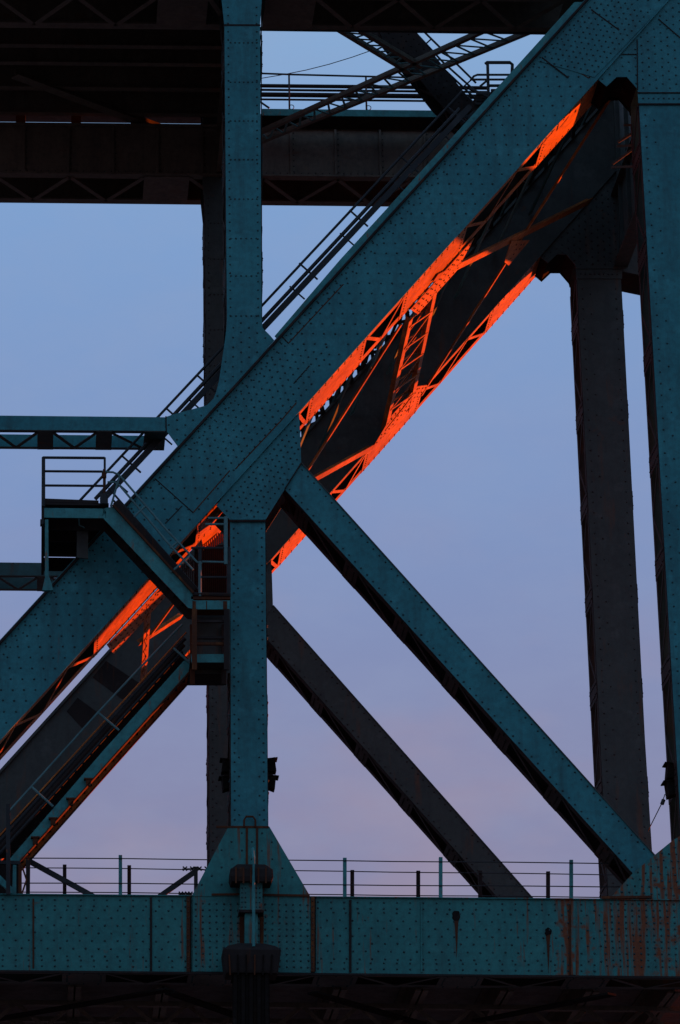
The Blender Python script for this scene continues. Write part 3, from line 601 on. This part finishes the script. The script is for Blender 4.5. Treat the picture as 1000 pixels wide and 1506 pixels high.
# ------------------------------------------------------------------ stairs
def stair_pts(a, b, y): return W(*a, y), W(*b, y)
def rail(mb_parent, a, b, y, r, mat, name='handrail'): return MB().tube([W(*a, y), W(*b, y)], r, 6).build(name, M[mat], mb_parent)
Ya = .62
def inclined_stair(dY, label, ext):
    o = thing('inclined_stair', W(120, 745, .5)+YV*dY, label, 'stair')
    V = lambda p, y: W(p[0], p[1], y)+YV*dY
    for a, b, r, nm in (((112, 742), (680, 134), .034, 'handrail'), ((140, 734), (676, 160), .05, 'mid_rail')): MB().tube([V(a, Ya), V(b, Ya)], r, 6).build(nm, M['dark_rail'], o)
    for (a, b), wd, yy in ((((150, 736), (690, 158)), .15, Ya), (((150, 734), (690, 156)), .1, Ya+.32)):
        p, q = V(a, yy), V(b, yy); MB().bar(p, q, YV, wd, .05).build('stringer', M['dark_rail'], o)
    for i in range(64):
        p = V((150+i*540/64, 733-i*578/64), Ya+.03); MB().box(p, p+YV*.28, (.05, 0, 0), (0, 0, .012)).build('tread', M['deep_brown'], o)
    for (x, y) in ((514, 309), (588, 229), (657, 156), (440, 387), (290, 552), (245, 601), (180, 671), (364, 470)):
        MB().tube([V((x, y), Ya), V((x+27, y+24), Ya)], .026, 6).build('rail_post', M['dark_rail'], o)
        MB().tube([V((x-14, y+34), Ya), V((x+8, y+53), Ya)], .022, 6).build('bracket', M['dark_rail'], o)
    if ext:                                  # the far flight carries on to the corner, with open lattice sides
        a0, a1, b0, b1 = V((420, 452), Ya), V((1040, -221), Ya), V((446, 466), Ya), V((1066, -207), Ya)
        for p, q in ((a0, a1), (b0, b1)): MB().bar(p, q, YV, .12, .05).build('lattice_chord', M['near_black'], o)
        lacing('lattice_bar', a0, a1, b0, b1, YV, .62, o, M['near_black'], .1, double=True)
        lacing('lattice_bar', a0+YV*1.0, a1+YV*1.0, b0+YV*1.0, b1+YV*1.0, YV, .9, o, M['near_black'], .12)
        c0, c1, d0, d1 = V((704, 146), Ya+.9), V((1040, -219), Ya+.9), V((732, 158), Ya+.9), V((1068, -207), Ya+.9)
        MB().prism([c0, c1, d1, d0], YV*.03).build('side_sheet', M['near_black'], o)  # dark background sheet, shade between the posts put into its colour
        for i in range(15):
            p = a0.lerp(a1, (i+.5)/15); MB().box(p, p+YV*1.0, (.07, 0, 0), (0, 0, .05)).build('cross_bar', M['near_black'], o)
    return o
us1 = inclined_stair(0, 'long dark stair with handrail running up the back of the teal inclined post', False)
us2 = inclined_stair(TS, 'shadowed lattice-sided stair on the far inclined post, seen between the two posts', True)
k = MB().prism([W(*p, .06) for p in ((404, 494), (500, 382), (664, 203), (845, 3), (857, 3), (684, 198), (506, 394), (410, 500))], YV*.04)
k.build('kerb_plate', M['teal_stair'], us1)

# platform on the left
Yp = -1.35
pf = thing('stair_platform', W(108, 760, Yp), 'small railed platform standing out at the left, sky behind its rails', 'platform')
MB().hexa([W(62, 742, Yp), W(160, 743.5, Yp), W(160, 743.5, Yp)+YV*4, W(62, 742, Yp)+YV*4]+[v+Vector((0, 0, .06)) for v in (W(62, 742, Yp), W(160, 743.5, Yp), W(160, 743.5, Yp)+YV*4, W(62, 742, Yp)+YV*4)]).build('floor_plate', M['deep_brown'], pf)
MB().prism([W(*p, Yp) for p in ((65, 747), (156, 748), (156, 762), (65, 761))], YV*.04).build('edge_beam', M['teal_stair'], pf)
for i, yy in enumerate((.7, 1.6, 2.6, 3.9)): MB().prism([W(*p, Yp)+YV*yy for p in ((65, 745), (158, 746), (158, 766), (65, 765))], YV*.05).build('joist', M['deep_brown'], pf)
MB().hexa([W(61, 742, Yp), W(65, 742, Yp), W(65, 742, Yp)+YV*4, W(61, 742, Yp)+YV*4, W(61, 770, Yp), W(65, 770, Yp), W(65, 770, Yp)+YV*4, W(61, 770, Yp)+YV*4]).build('side_beam', M['deep_brown'], pf)
for x, y0, y1 in ((64, 674, 745), (154, 673, 740)): MB().tube([W(x, y0, Yp), W(x, y1, Yp)], .045 if x < 100 else .03, 8).build('rail_post', M['dark_rail'], pf)
for y, r in ((673, .034), (693, .03), (714, .03)): MB().tube([W(63, y, Yp), W(154, y+.6, Yp)], r, 8).build('rail', M['dark_rail'], pf)
MB().prism([W(*p, Yp) for p in ((66, 733), (145, 736), (145, 741), (66, 739))], YV*.02).build('toe_board', M['deep_brown'], pf)
MB().prism([W(*p, Yp) for p in ((66, 764), (71, 764), (71.5, 846), (76, 858), (78, 868), (62, 868), (66, 850))], YV*.12).build('support_post', M['teal_stair'], pf)
MB().box(W(59, 769, Yp), W(64, 769, Yp), (0, .1, 0), (0, 0, .06)).build('bolt_block', M['dark_rail'], pf)
for y in (673, 693, 714): MB().tube([W(63, y, Yp), W(63, y, Yp)+YV*3.9], .03, 6).build('rail', M['dark_rail'], pf)
# hanging plate and rod below it
MB().hexa([W(113, 765, -.6)+Vector((dx, dy, dz)) for dz in (0, -.95) for dx, dy in ((0, 0), (.28, .1), (.28, .16), (0, .06))]).build('hanging_plate', M['brown'], pf)
MB().tube([W(116, 762, -1.0), W(116.5, 772, -1.0), W(124, 776, -.8)], .018, 5).build('hanger_hook', M['teal_rail'], pf)
lp = thing('lamp_post_stub', W(153, 742, Yp), 'small lamp fitting on the platform corner beside the rails', 'lamp')
MB().tube([W(153, 690, Yp-.05), W(153, 728, Yp-.05)], .03, 8).build('stem', M['rusted'], lp)
MB().tube([W(153, 727, Yp-.05), W(153, 742, Yp-.05)], .1, 10).build('base', M['dark_rail'], lp)
MB().tube([W(153, 696, Yp-.05), W(153, 703, Yp-.05)], .06, 10).build('collar', M['rusted'], lp)

# middle flight
mf = thing('stair_flight', W(278, 893, Yp), 'teal stair flight descending right across the inclined post', 'stair')
for yy, mt in ((Yp, 'teal_stair'), (Yp+.85, 'deep_brown')):
    MB().prism([W(*p, yy) for p in ((152, 748), (166, 745), (284, 874), (284, 895), (277, 894), (150, 760))] if yy == Yp else [W(*p, Yp)+YV*.85 for p in ((152, 748), (166, 745), (284, 874), (284, 895), (277, 894), (150, 760))], YV*.04).build('stringer', M[mt], mf)
p, q = W(166, 743.5, Yp), W(284, 872.5, Yp); MB().bar(p-YV*.03, q-YV*.03, YV, .05, .1).build('stringer_flange', M['rusted'], mf)
for i in range(11):
    t = (i+.5)/11; p = W(160+t*122, 747+t*133, Yp)+YV*.05; MB().box(p, p+YV*.8, (.13, 0, 0), (0, 0, .016)).build('tread', M['deep_brown'], mf)
for nm, pts, mt, y in (('handrail', [(150, 694), (166, 694.5), (174, 698), (182, 706), (242, 776), (290, 827), (297, 829)], 'teal_rail', Yp-.02), ('mid_rail', [(158, 709), (168, 709), (176, 714), (250, 802), (284, 838)], 'teal_rail', Yp-.02),
                    ('handrail', [(160, 718), (232, 800), (292, 868)], 'dark_rail', Yp+.8), ('mid_rail', [(166, 735), (230, 808), (288, 876)], 'dark_rail', Yp+.8)):
    MB().tube([W(*p, y) for p in pts], .026, 6).build(nm, M[mt], mf)
for a, b in (((214, 744), (197, 760)), ((280, 817), (251, 842)), ((262, 796), (250, 806)), ((176, 700), (163, 745))): MB().tube([W(*a, Yp-.02), W(*b, Yp-.02)], .026, 6).build('rail_post', M['teal_rail'], mf)
p, q = W(170, 738, Yp+.4), W(286, 868, Yp+.4); MB().bar(p, q, YV, .16, .06).build('inner_stringer', M['deep_brown'], mf)

# landing by the hanger
ld = thing('stair_landing', W(310, 985, Yp), 'dark framed stair landing with rails just left of the lower hanger', 'landing')
MB().prism([W(*p, Yp) for p in ((283, 883), (338, 883), (338, 896), (283, 896))], YV*.04).build('edge_beam', M['teal_stair'], ld)
for x0, x1 in ((283, 288), (303, 304.5), (328, 334)): MB().prism([W(*p, Yp-.004) for p in ((x0, 884), (x1, 884), (x1, 896), (x0, 896))], YV*.003).build('rust_patch', M['rusted'], ld)
a, b = W(281, 877, Yp), W(339, 877, Yp)
MB().hexa([v+Vector((0, dy, dz)) for dz in (0, -.07) for v, dy in ((a, 0), (b, 0), (b, 1.3), (a, 1.3))]).build('floor_plate', M['rusted'], ld)
for x in (286, 333):
    for dy in (0.02, 1.25): MB().box(W(x, 896, Yp)+YV*dy, W(x, 985, Yp)+YV*dy, (.06, 0, 0), (0, .05, 0)).build('frame_post', M['rusted'] if x < 300 else M['deep_brown'], ld)
for y, mt in ((914, 'deep_brown'), (938, 'deep_brown'), (947, 'rusted')): MB().box(W(284, y, Yp+.1), W(337, y, Yp+.1), (0, .04, 0), (0, 0, .03)).build('frame_bar', M[mt], ld)
MB().prism([W(*p, Yp+.2) for p in ((281, 962), (334, 962), (334, 974), (281, 974))], YV*.04).build('lower_beam', M['teal_stair'], ld)
a, b = W(281, 960, Yp+.1), W(337, 960, Yp+.1)
MB().hexa([v+Vector((0, dy, dz)) for dz in (0, -.05) for v, dy in ((a, .15), (b, .15), (b, 2.6), (a, 2.6))]).build('lower_floor_plate', M['deep_brown'], ld)
a, b = W(286, 905, Yp+1.3), W(337, 905, Yp+1.3)
MB().prism([W(*p, Yp+1.36) for p in ((287, 880), (338, 880), (338, 990), (287, 990))], YV*.03).build('back_sheet', M['brown'], ld)
for pts, r, mt in (([(281, 806), (338, 806)], .032, 'dark_rail'), ([(297, 826), (337, 827)], .026, 'teal_rail'), ([(296, 849), (337, 849)], .03, 'dark_rail'), ([(283, 874), (338, 875)], .05, 'deep_brown'), ([(306, 762), (333, 762)], .028, 'teal_rail'), ([(302, 771), (333, 771)], .028, 'teal_rail')):
    MB().tube([W(*p, Yp) for p in pts], r, 6).build('rail', M[mt], ld)
for x, y0, y1, mt, r in ((294, 808, 826, 'dark_rail', .045), (294, 826, 877, 'teal_rail', .045), (337, 806, 877, 'dark_rail', .04), (332, 760, 830, 'teal_rail', .05), (335, 830, 877, 'dark_rail', .03)):
    MB().tube([W(x, y0, Yp), W(x, y1, Yp)], r, 8).build('rail_post', M[mt], ld)
# safety cage screen behind the landing; sunlit top and shaded foot put into bar colours
sc = thing('cage_screen', W(315, 876, 1.2), 'red-lit barred screen between the inclined post and the lower hanger', 'screen')
Ys = 2.2
pc = [W(x, y, Ys) for x, y in ((268, 800), (285, 780), (300, 764), (322, 790), (338, 800))]
for i in range(24):
    x = 266+i*2.9; y0 = 778+max(0, (300-x))*1.05+max(0, x-305)*.35; ym = 806+max(0, 300-x)*.8
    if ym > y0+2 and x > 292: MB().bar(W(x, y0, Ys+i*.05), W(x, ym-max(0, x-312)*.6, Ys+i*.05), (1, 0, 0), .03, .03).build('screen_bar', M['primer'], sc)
    MB().bar(W(x, max(ym, y0+3), Ys+i*.05+.1), W(x, 880, Ys+i*.05+.1), (1, 0, 0), .03, .03).build('mesh_bar', M['deep_brown'], sc)
MB().prism([W(*p, Ys+1.5) for p in ((286, 806), (338, 800), (338, 885), (286, 885))], YV*.03).build('dark_sheet', M['near_black'], sc)
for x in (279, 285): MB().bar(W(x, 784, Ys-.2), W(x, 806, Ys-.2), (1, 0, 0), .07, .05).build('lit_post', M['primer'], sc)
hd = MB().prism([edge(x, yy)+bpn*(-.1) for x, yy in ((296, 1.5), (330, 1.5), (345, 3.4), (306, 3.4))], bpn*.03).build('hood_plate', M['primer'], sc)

# lower flight
Yl = .25
lf = thing('stair_flight', W(40, 1262, Yl), 'lowest stair flight descending left, its lower edge glowing red', 'stair')
sp = [(284, 966), (290, 975), (150, 1131), (28, 1268), (10, 1268), (150, 1106), (270, 972)]
MB().prism([W(*p, Yl) for p in sp], YV*.04).build('stringer', M['teal_stair'], lf)
MB().prism([W(*p, Yl)+YV*.92 for p in sp], YV*.04).build('stringer', M['primer'], lf)
for aa, bb in (((290, 975), (150, 1131)), ((150, 1131), (28, 1268))):
    p, q = W(*aa, Yl), W(*bb, Yl); n = Vector((.75, 0, -.66)); MB().box(p+n*.016-YV*.02, q+n*.016-YV*.02, YV*.1, n*.014).build('stringer_flange', M['rusted'], lf)
    MB().box(p+n*.016+YV*.96, q+n*.016+YV*.96, YV*.05, n*.014).build('stringer_flange', M['rusted'], lf)
    nt_ = 12; 
    for i in range(nt_):
        t = (i+.5)/nt_; c = p.lerp(q, t)+YV*.05+Vector((-.12, 0, .12)); MB().box(c, c+YV*.86, (.14, 0, 0), (0, 0, .015)).build('tread', M['deep_brown'], lf)
MB().tube([W(*p, Yl-.05) for p in ((268, 918), (200, 988), (144, 1048), (46, 1157), (14, 1192))], .026, 6).build('handrail', M['teal_rail'], lf)
for a, b in (((144, 1048), (175, 1074)), ((46, 1157), (78, 1186)), ((255, 953), (283, 978))): MB().tube([W(*a, Yl-.05), W(*b, Yl-.05)], .03, 6).build('rail_post', M['teal_rail'], lf)
MB().prism([W(*p, Yl+.62) for p in ((262, 954), (276, 968), (20, 1262), (-20, 1262), (-20, 1246))], YV*.03).build('side_sheet', M['near_black'], lf)
for i, (a, b, r, mt) in enumerate((((274, 930), (-20, 1250), .02, 'primer'), ((272, 939), (-20, 1258), .05, 'dark_rail'), ((270, 948), (-20, 1268), .06, 'deep_brown'), ((268, 958), (-20, 1276), .045, 'dark_rail'))):
    tag(MB().tube([W(*a, .5), W(*b, .5)], r, 8).build('conduit', M[mt]), ['uppermost', 'second', 'third', 'lowest'][i]+' of the conduits running beside the lowest stair flight', 'conduit', 'conduits beside the lowest stair')
for i, (x, y) in enumerate(((40, 1256), (66, 1228), (92, 1199), (118, 1170))):
    tag(MB().box(W(x+12, y-24, Yl-.06), W(x+12, y-14, Yl-.06), (.06, 0, 0), (0, .06, 0)).box(W(x+12, y-25, Yl-.06), W(x+12, y-23, Yl-.06), (.11, 0, 0), (0, .08, 0)).build('clamp', M['rusted']), ['lowest', 'second lowest', 'third lowest', 'highest'][i]+' of the rusty clamps on the lowest stair stringer', 'clamp', 'rusty stair clamps')
# bottom landing
bl = thing('lower_landing', W(20, 1316, Yl-.1), 'teal bracketed landing frame at the foot of the lowest stair', 'landing')
Yb = .1
for pts, mt in ((((-40, 1264), (30, 1266), (30, 1271), (-40, 1270)), 'dark_rail'), (((19, 1272), (24, 1272), (24, 1314), (18, 1314)), 'teal_stair'), (((27, 1271), (32, 1271), (32, 1315), (27, 1315)), 'rusted'), (((38, 1262), (44.5, 1266), (44, 1316), (38, 1316)), 'deep_brown'),
                ((((-10, 1280), (0, 1287), (19, 1306), (19, 1314), (14, 1312), (-10, 1290))), 'teal_stair')):
    MB().prism([W(*p, Yb) for p in pts], YV*.12).build('frame_bar', M[mt], bl)
MB().prism([W(*p, Yb+.7) for p in ((-40, 1268), (30, 1270), (30, 1314), (-40, 1314))], YV*.03).build('back_sheet', M['deep_brown'], bl)
lacing('lacing_bar', W(32, 1273, Yb), W(32, 1315, Yb), W(39, 1273, Yb), W(39, 1315, Yb), YV, .3, bl, M['rusted'], .04)
tag(MB().box(W(12, 1183, Yb-.3), W(12, 1316, Yb-.3), (.05, 0, 0), (0, .05, 0)).build('rail_post', M['dark_rail']), 'dark post standing at the foot of the lowest stair', 'post')

# cage railing where the stair leaves the frame, upper right
cg2 = thing('rail_cage', W(730, 160, .7), 'small dark railing cage on top of the inclined post, upper right', 'railing')
Yc = .7
for pts, r in (([(714, 94), (716, 92), (750, 92), (753.5, 95), (753, 110), (748, 140)], .045), ([(717, 92), (719, 165)], .04), ([(692, 118), (697, 112), (702, 110), (750, 110)], .03), ([(694, 117), (750, 117)], .03), ([(706, 127), (718, 117)], .03), ([(718, 126), (748, 126)], .04), ([(722, 134), (740, 134)], .06), ([(700, 138), (745, 138)], .05), ([(690, 130), (735, 150)], .04)):
    MB().tube([W(*p, Yc) for p in pts], r, 6).build('rail', M['dark_rail'], cg2)
hl = thing('upper_landing', W(700, 170, .9), 'cluttered dark stair head with gratings beside the railing cage', 'landing')
random.seed(3)
for i in range(26):
    x = random.uniform(668, 716); y = 262-.0-(x-560)*.72+random.uniform(-16, 22); l_ = random.uniform(6, 18); s_ = random.choice((1, -1, 0))
    MB().bar(W(x, y, .9), W(x+l_, y+l_*.9*s_, .9), YV, random.uniform(.06, .14), .05).build('grating_bar', M['dark_rail'], hl)
MB().prism([W(*p, 1.0) for p in ((684, 170), (700, 140), (742, 138), (720, 158), (694, 186))], YV*.05).build('floor_plate', M['deep_brown'], hl)

# ------------------------------------------------------------------ wire fence on the bottom chord
def fence(Y, posts, wires, label, wd):
    root = thing('wire_fence', W(posts[0][0], 1318, Y), label, 'fence')
    for x, y0 in posts:
        y1 = 1322+x*.009
        MB().box(W(x, y0, Y), W(x, y1, Y), (wd/2, 0, 0), (0, wd/2, 0)).build('fence_post', M['teal_stair'] if Y < 3 else M['deep_brown'], root)
    for ya, yb in wires:
        n = 14; pts = [W(-40+i*1080/n, ya+(yb-ya)*i/n+.35*math.sin(i*1.7), Y-wd*.6) for i in range(n+1)]
        MB().tube(pts, .014, 5).build('wire', M['dark_rail'], root)
    return root
f1 = fence(1.0, ((177, 1258), (507, 1262), (648, 1261), (840, 1265)), ((1261, 1271), (1298, 1305)), 'wire fence with tall teal posts along the top of the bottom chord', .085)
f2 = fence(6.2, ((95, 1272), (190, 1273), (518, 1280), (615, 1281), (706, 1281), (806, 1282)), ((1275, 1288), (1311, 1321)), 'wire fence with short dark posts behind the tall-posted fence', .095)
for i, (a, b) in enumerate((((42, 1266), (140, 1320)), ((288, 1281), (234, 1319)))):
    tag(MB().bar(W(*a, 1.0), W(*b, 1.0), YV, .12, .1).build('fence_strut', M['dark_rail']), ['sloping dark strut at the stair foot', 'sloping dark strut beside the hanger base'][i], 'strut')
tag(MB().box(W(288, 1275, 1.0), W(288, 1320, 1.0), (.045, 0, 0), (0, .045, 0)).build('fence_end_post', M['dark_rail']), 'short fence end post left of the hanger base', 'post')
for i, (x0, x1, y) in enumerate(((268, 308, 1278), (262, 284, 1315))):
    m = MB().tube([W(x0, y, .95), W((x0+x1)/2, y-1, .95), W(x1, y+2, .95)], .012, 5)
    for k in range(4): p = W(x0+4+k*(x1-x0-8)/3, y-.5, .95); m.bar(p-Vector((.05, 0, .05)), p+Vector((.05, 0, .05)), YV, .03, .03); m.bar(p-Vector((.05, 0, -.05)), p+Vector((.05, 0, -.05)), YV, .03, .03)
    tag(m.build('barbed_wire', M['dark_rail']), ['upper', 'lower'][i]+' short length of barbed wire left of the hanger base', 'wire')

# ------------------------------------------------------------------ floodlights and small fittings
def floodlight(x, y, Y, side, label, s=1.0):
    root = thing('floodlight', W(x, y+40, Y), label, 'floodlight', 'dark floodlight pairs on the posts')
    for k, (dy, til) in enumerate(((-12, .12), (13, -.1))):
        c = W(x, y+dy, Y); a = Vector((math.cos(til)*side, 0, math.sin(til))); b2 = Vector((-a.z, 0, a.x))
        rings = []
        for t, hw in ((-.12, .13), (-.02, .15), (.08, .17), (.1, .17)):
            rings.append([c+a*t*s+b2*(i*hw*s)+YV*(j*hw*s*1.1) for i, j in ((-1, -1), (1, -1), (1, 1), (-1, 1))])
        h = MB().frus(rings).build('lamp_housing', M['near_black'], root)
        hp = c+b2*.15*s*(1 if b2.z > 0 else -1)
        MB().box(hp-a*.1*s, hp+a*.17*s, YV*.2*s, b2*.012).build('visor', M['near_black'], h)
    MB().tube([W(x, y-22, Y)-Vector((side*.16, 0, 0)), W(x, y+26, Y)-Vector((side*.16, 0, 0))], .03, 6).build('bracket', M['rusted'], root)
    MB().tube([W(x, y, Y)-Vector((side*.2, 0, 0)), W(x, y, Y)+Vector((side*.05, 0, 0))], .04, 6).build('arm', M['deep_brown'], root)
floodlight(398.5, 1139, .6, 1, 'dark floodlight pair on the right side of the lower hanger')
floodlight(332.5, 1140, .6, -1, 'dark floodlight pair on the left side of the lower hanger')
floodlight(987, 1148, .6, -1, 'dark floodlight pair on the left edge of the right-hand post', 1.15)
m = MB().tube([W(978, 1168, .6), W(974, 1180, .6), W(953, 1222, 1.2)], .012, 5).tube([W(976, 1176, .6), W(973.5, 1183, .6)], .05, 6)
tag(m.build('stay_wire', M['dark_rail']), 'thin stay wire hanging from the floodlight at the right-hand post', 'wire')

# hooded fitting at the foot of the hanger
hf = thing('hooded_fitting', W(370, 1500, -.5), 'dark hooded fitting with pole at the hanger foot, hanging below the chord', 'fitting')
def octa(c, hx, hy, cut=.07): return [c+Vector((x*hx, y*hy, 0)) for x, y in ((-1, -1+cut), (-1+cut, -1), (1-cut, -1), (1, -1+cut), (1, 1-cut), (1-cut, 1), (-1+cut, 1), (-1, 1-cut))]
Yh = -.45
def cH(y): return W(369, y, Yh)
MB().frus([octa(cH(1301), .47, .34), octa(cH(1294), .51, .36), octa(cH(1283), .5, .34), octa(cH(1274), .33, .2)]).build('hood', M['deep_brown'], hf)
for k in range(5): MB().box(W(347+k*11, 1276, Yh-.33), W(347+k*11, 1299, Yh-.36), (.02, 0, 0), (0, .02, 0)).build('hood_rib', M['rusted'], hf)
MB().box(cH(1298), cH(1343), (.26, 0, 0), (0, .2, 0)).build('neck', M['teal_chord'], hf)
nb = MB().box(cH(1341), cH(1345), (.29, 0, 0), (0, .23, 0)).build('neck_ring', M['deep_brown'], hf)
MB().box(cH(1344), cH(1394), (.15, 0, 0), (0, .14, 0)).build('stem', M['teal_chord'], hf)
rivets([W(x, y, Yh-.2) for x in (356, 361, 377, 382) for y in range(1306, 1342, 7)], -YV, hf, .022)
MB().frus([octa(cH(1436), .6, .42), octa(cH(1432), .62, .44), octa(cH(1403), .68, .48), octa(cH(1396), .56, .4), octa(cH(1390), .32, .2)]).build('lower_hood', M['deep_brown'], hf)
for k in range(6): MB().box(W(337+k*12.6, 1404, Yh-.49), W(338.5+k*12, 1434, Yh-.45), (.016, 0, 0), (0, .016, 0)).build('hood_rib', M['rusted'] if k % 3 == 0 else M['near_black'], hf)
for k in range(9):                           # staves of the pendant below it
    xx = 346+k*5.8; c0, c1 = W(xx, 1432, Yh-.34+.05*(k % 2)), W(xx, 1545, Yh-.34+.05*(k % 2)); MB().box(c0, c1, (.042, 0, 0), (0, .03, 0)).build('stave', M['near_black'], hf)
MB().box(W(369, 1432, Yh), W(369, 1545, Yh), (.42, 0, 0), (0, .25, 0)).build('core', M['near_black'], hf)
MB().tube([W(371.5, 1248, Yh-.05), W(373, 1262, Yh-.4), W(373, 1300, Yh-.42), W(373, 1392, Yh-.42)], .038, 8).build('pole', M['teal_stair'], hf)
for x0, x1 in ((352, 360), (382, 388)): MB().prism([W(x, y, -.045) for x, y in ((x0, 1345), (x1, 1345), (x1-.5, 1392), (x0+.5, 1392))], YV*.01).build('rust_stain_plate', M['rusted'], hf)
MB().tube([W(x, y, -.06) for x, y in ((359, 1216), (359, 1206), (362, 1201), (372, 1201), (375.5, 1206), (375.5, 1216))], .025, 6).build('bracket', M['rusted'], hf)
for x in (363, 378): MB().prism([W(x+dx, y, -.05) for dx, y in ((-1.6, 1218), (1.6, 1218), (1.6, 1272), (-1.6, 1272))], YV*.015).build('channel', M['rusted'], hf)

# ------------------------------------------------------------------ floor between the bottom chords
zf = W(300, 1428).z
x0, x1 = W(-150, 1430).x, W(1150, 1430).x
lslab = MB(); lslab.hexa([(x0, 1.7, zf+.75), (x1, 1.7, zf+.75), (x1, TS-.3, zf+.75), (x0, TS-.3, zf+.75), (x0, 1.7, zf+1.0), (x1, 1.7, zf+1.0), (x1, TS-.3, zf+1.0), (x0, TS-.3, zf+1.0)])
tag(lslab.build('lower_deck', M['concrete']), 'dark lower deck floor seen from below along the bottom edge', 'deck')
for i, x in enumerate((-20, 110, 240, 369, 500, 620, 745, 870, 990)):
    c = W(x, 1435, 1.5).x; m = MB().box((c, 1.42, zf+.3), (c, TS-.02, zf+.3), (.02, 0, 0), (0, 0, .42))
    for z in (zf-.1, zf+.7): m.box((c, 1.42, z), (c, TS-.02, z), (.16, 0, 0), (0, 0, .02))
    tag(m.build('floor_beam', M['brown_deck']), ['first', 'second', 'third', 'fourth', 'fifth', 'sixth', 'seventh', 'eighth', 'ninth'][i]+' dark floor beam from the left below the bottom chord', 'beam', 'floor beams under the lower deck')
for i, yy in enumerate((3.2, 5.2, 7.2, 9.2)):
    r0 = thing('floor_stringer', Vector((0, yy, zf-.3)), ['nearest', 'second nearest', 'third nearest', 'farthest'][i]+' laced stringer in the shadows under the lower deck', 'beam', 'laced stringers under the lower deck')
    for z in (zf-.15, zf-.75): MB().box((x0, yy, z), (x1, yy, z), (0, .1, 0), (0, 0, .06)).build('chord_angle', M['brown_deck'], r0)
    lacing('lacing_bar', (x0, yy, zf-.15), (x1, yy, zf-.15), (x0, yy, zf-.75), (x1, yy, zf-.75), YV, .7, r0, M['brown_deck'], .1)
for i, (a, b) in enumerate((((-10, 1500), (250, 1455)), ((380, 1505), (250, 1460)), ((460, 1460), (620, 1506)), ((700, 1502), (900, 1462)))):
    p, q = WZ(*a, zf-.45), WZ(*b, zf-.45); tag(MB().bar(p, q, (0, 0, 1), .3, .05).build('wind_brace', M['near_black']), ['leftmost', 'second', 'third', 'rightmost'][i]+' flat brace slanting in shadow under the lower deck', 'brace', 'wind braces under the lower deck')  # coloured near-black so they stay dark where sun reaches them
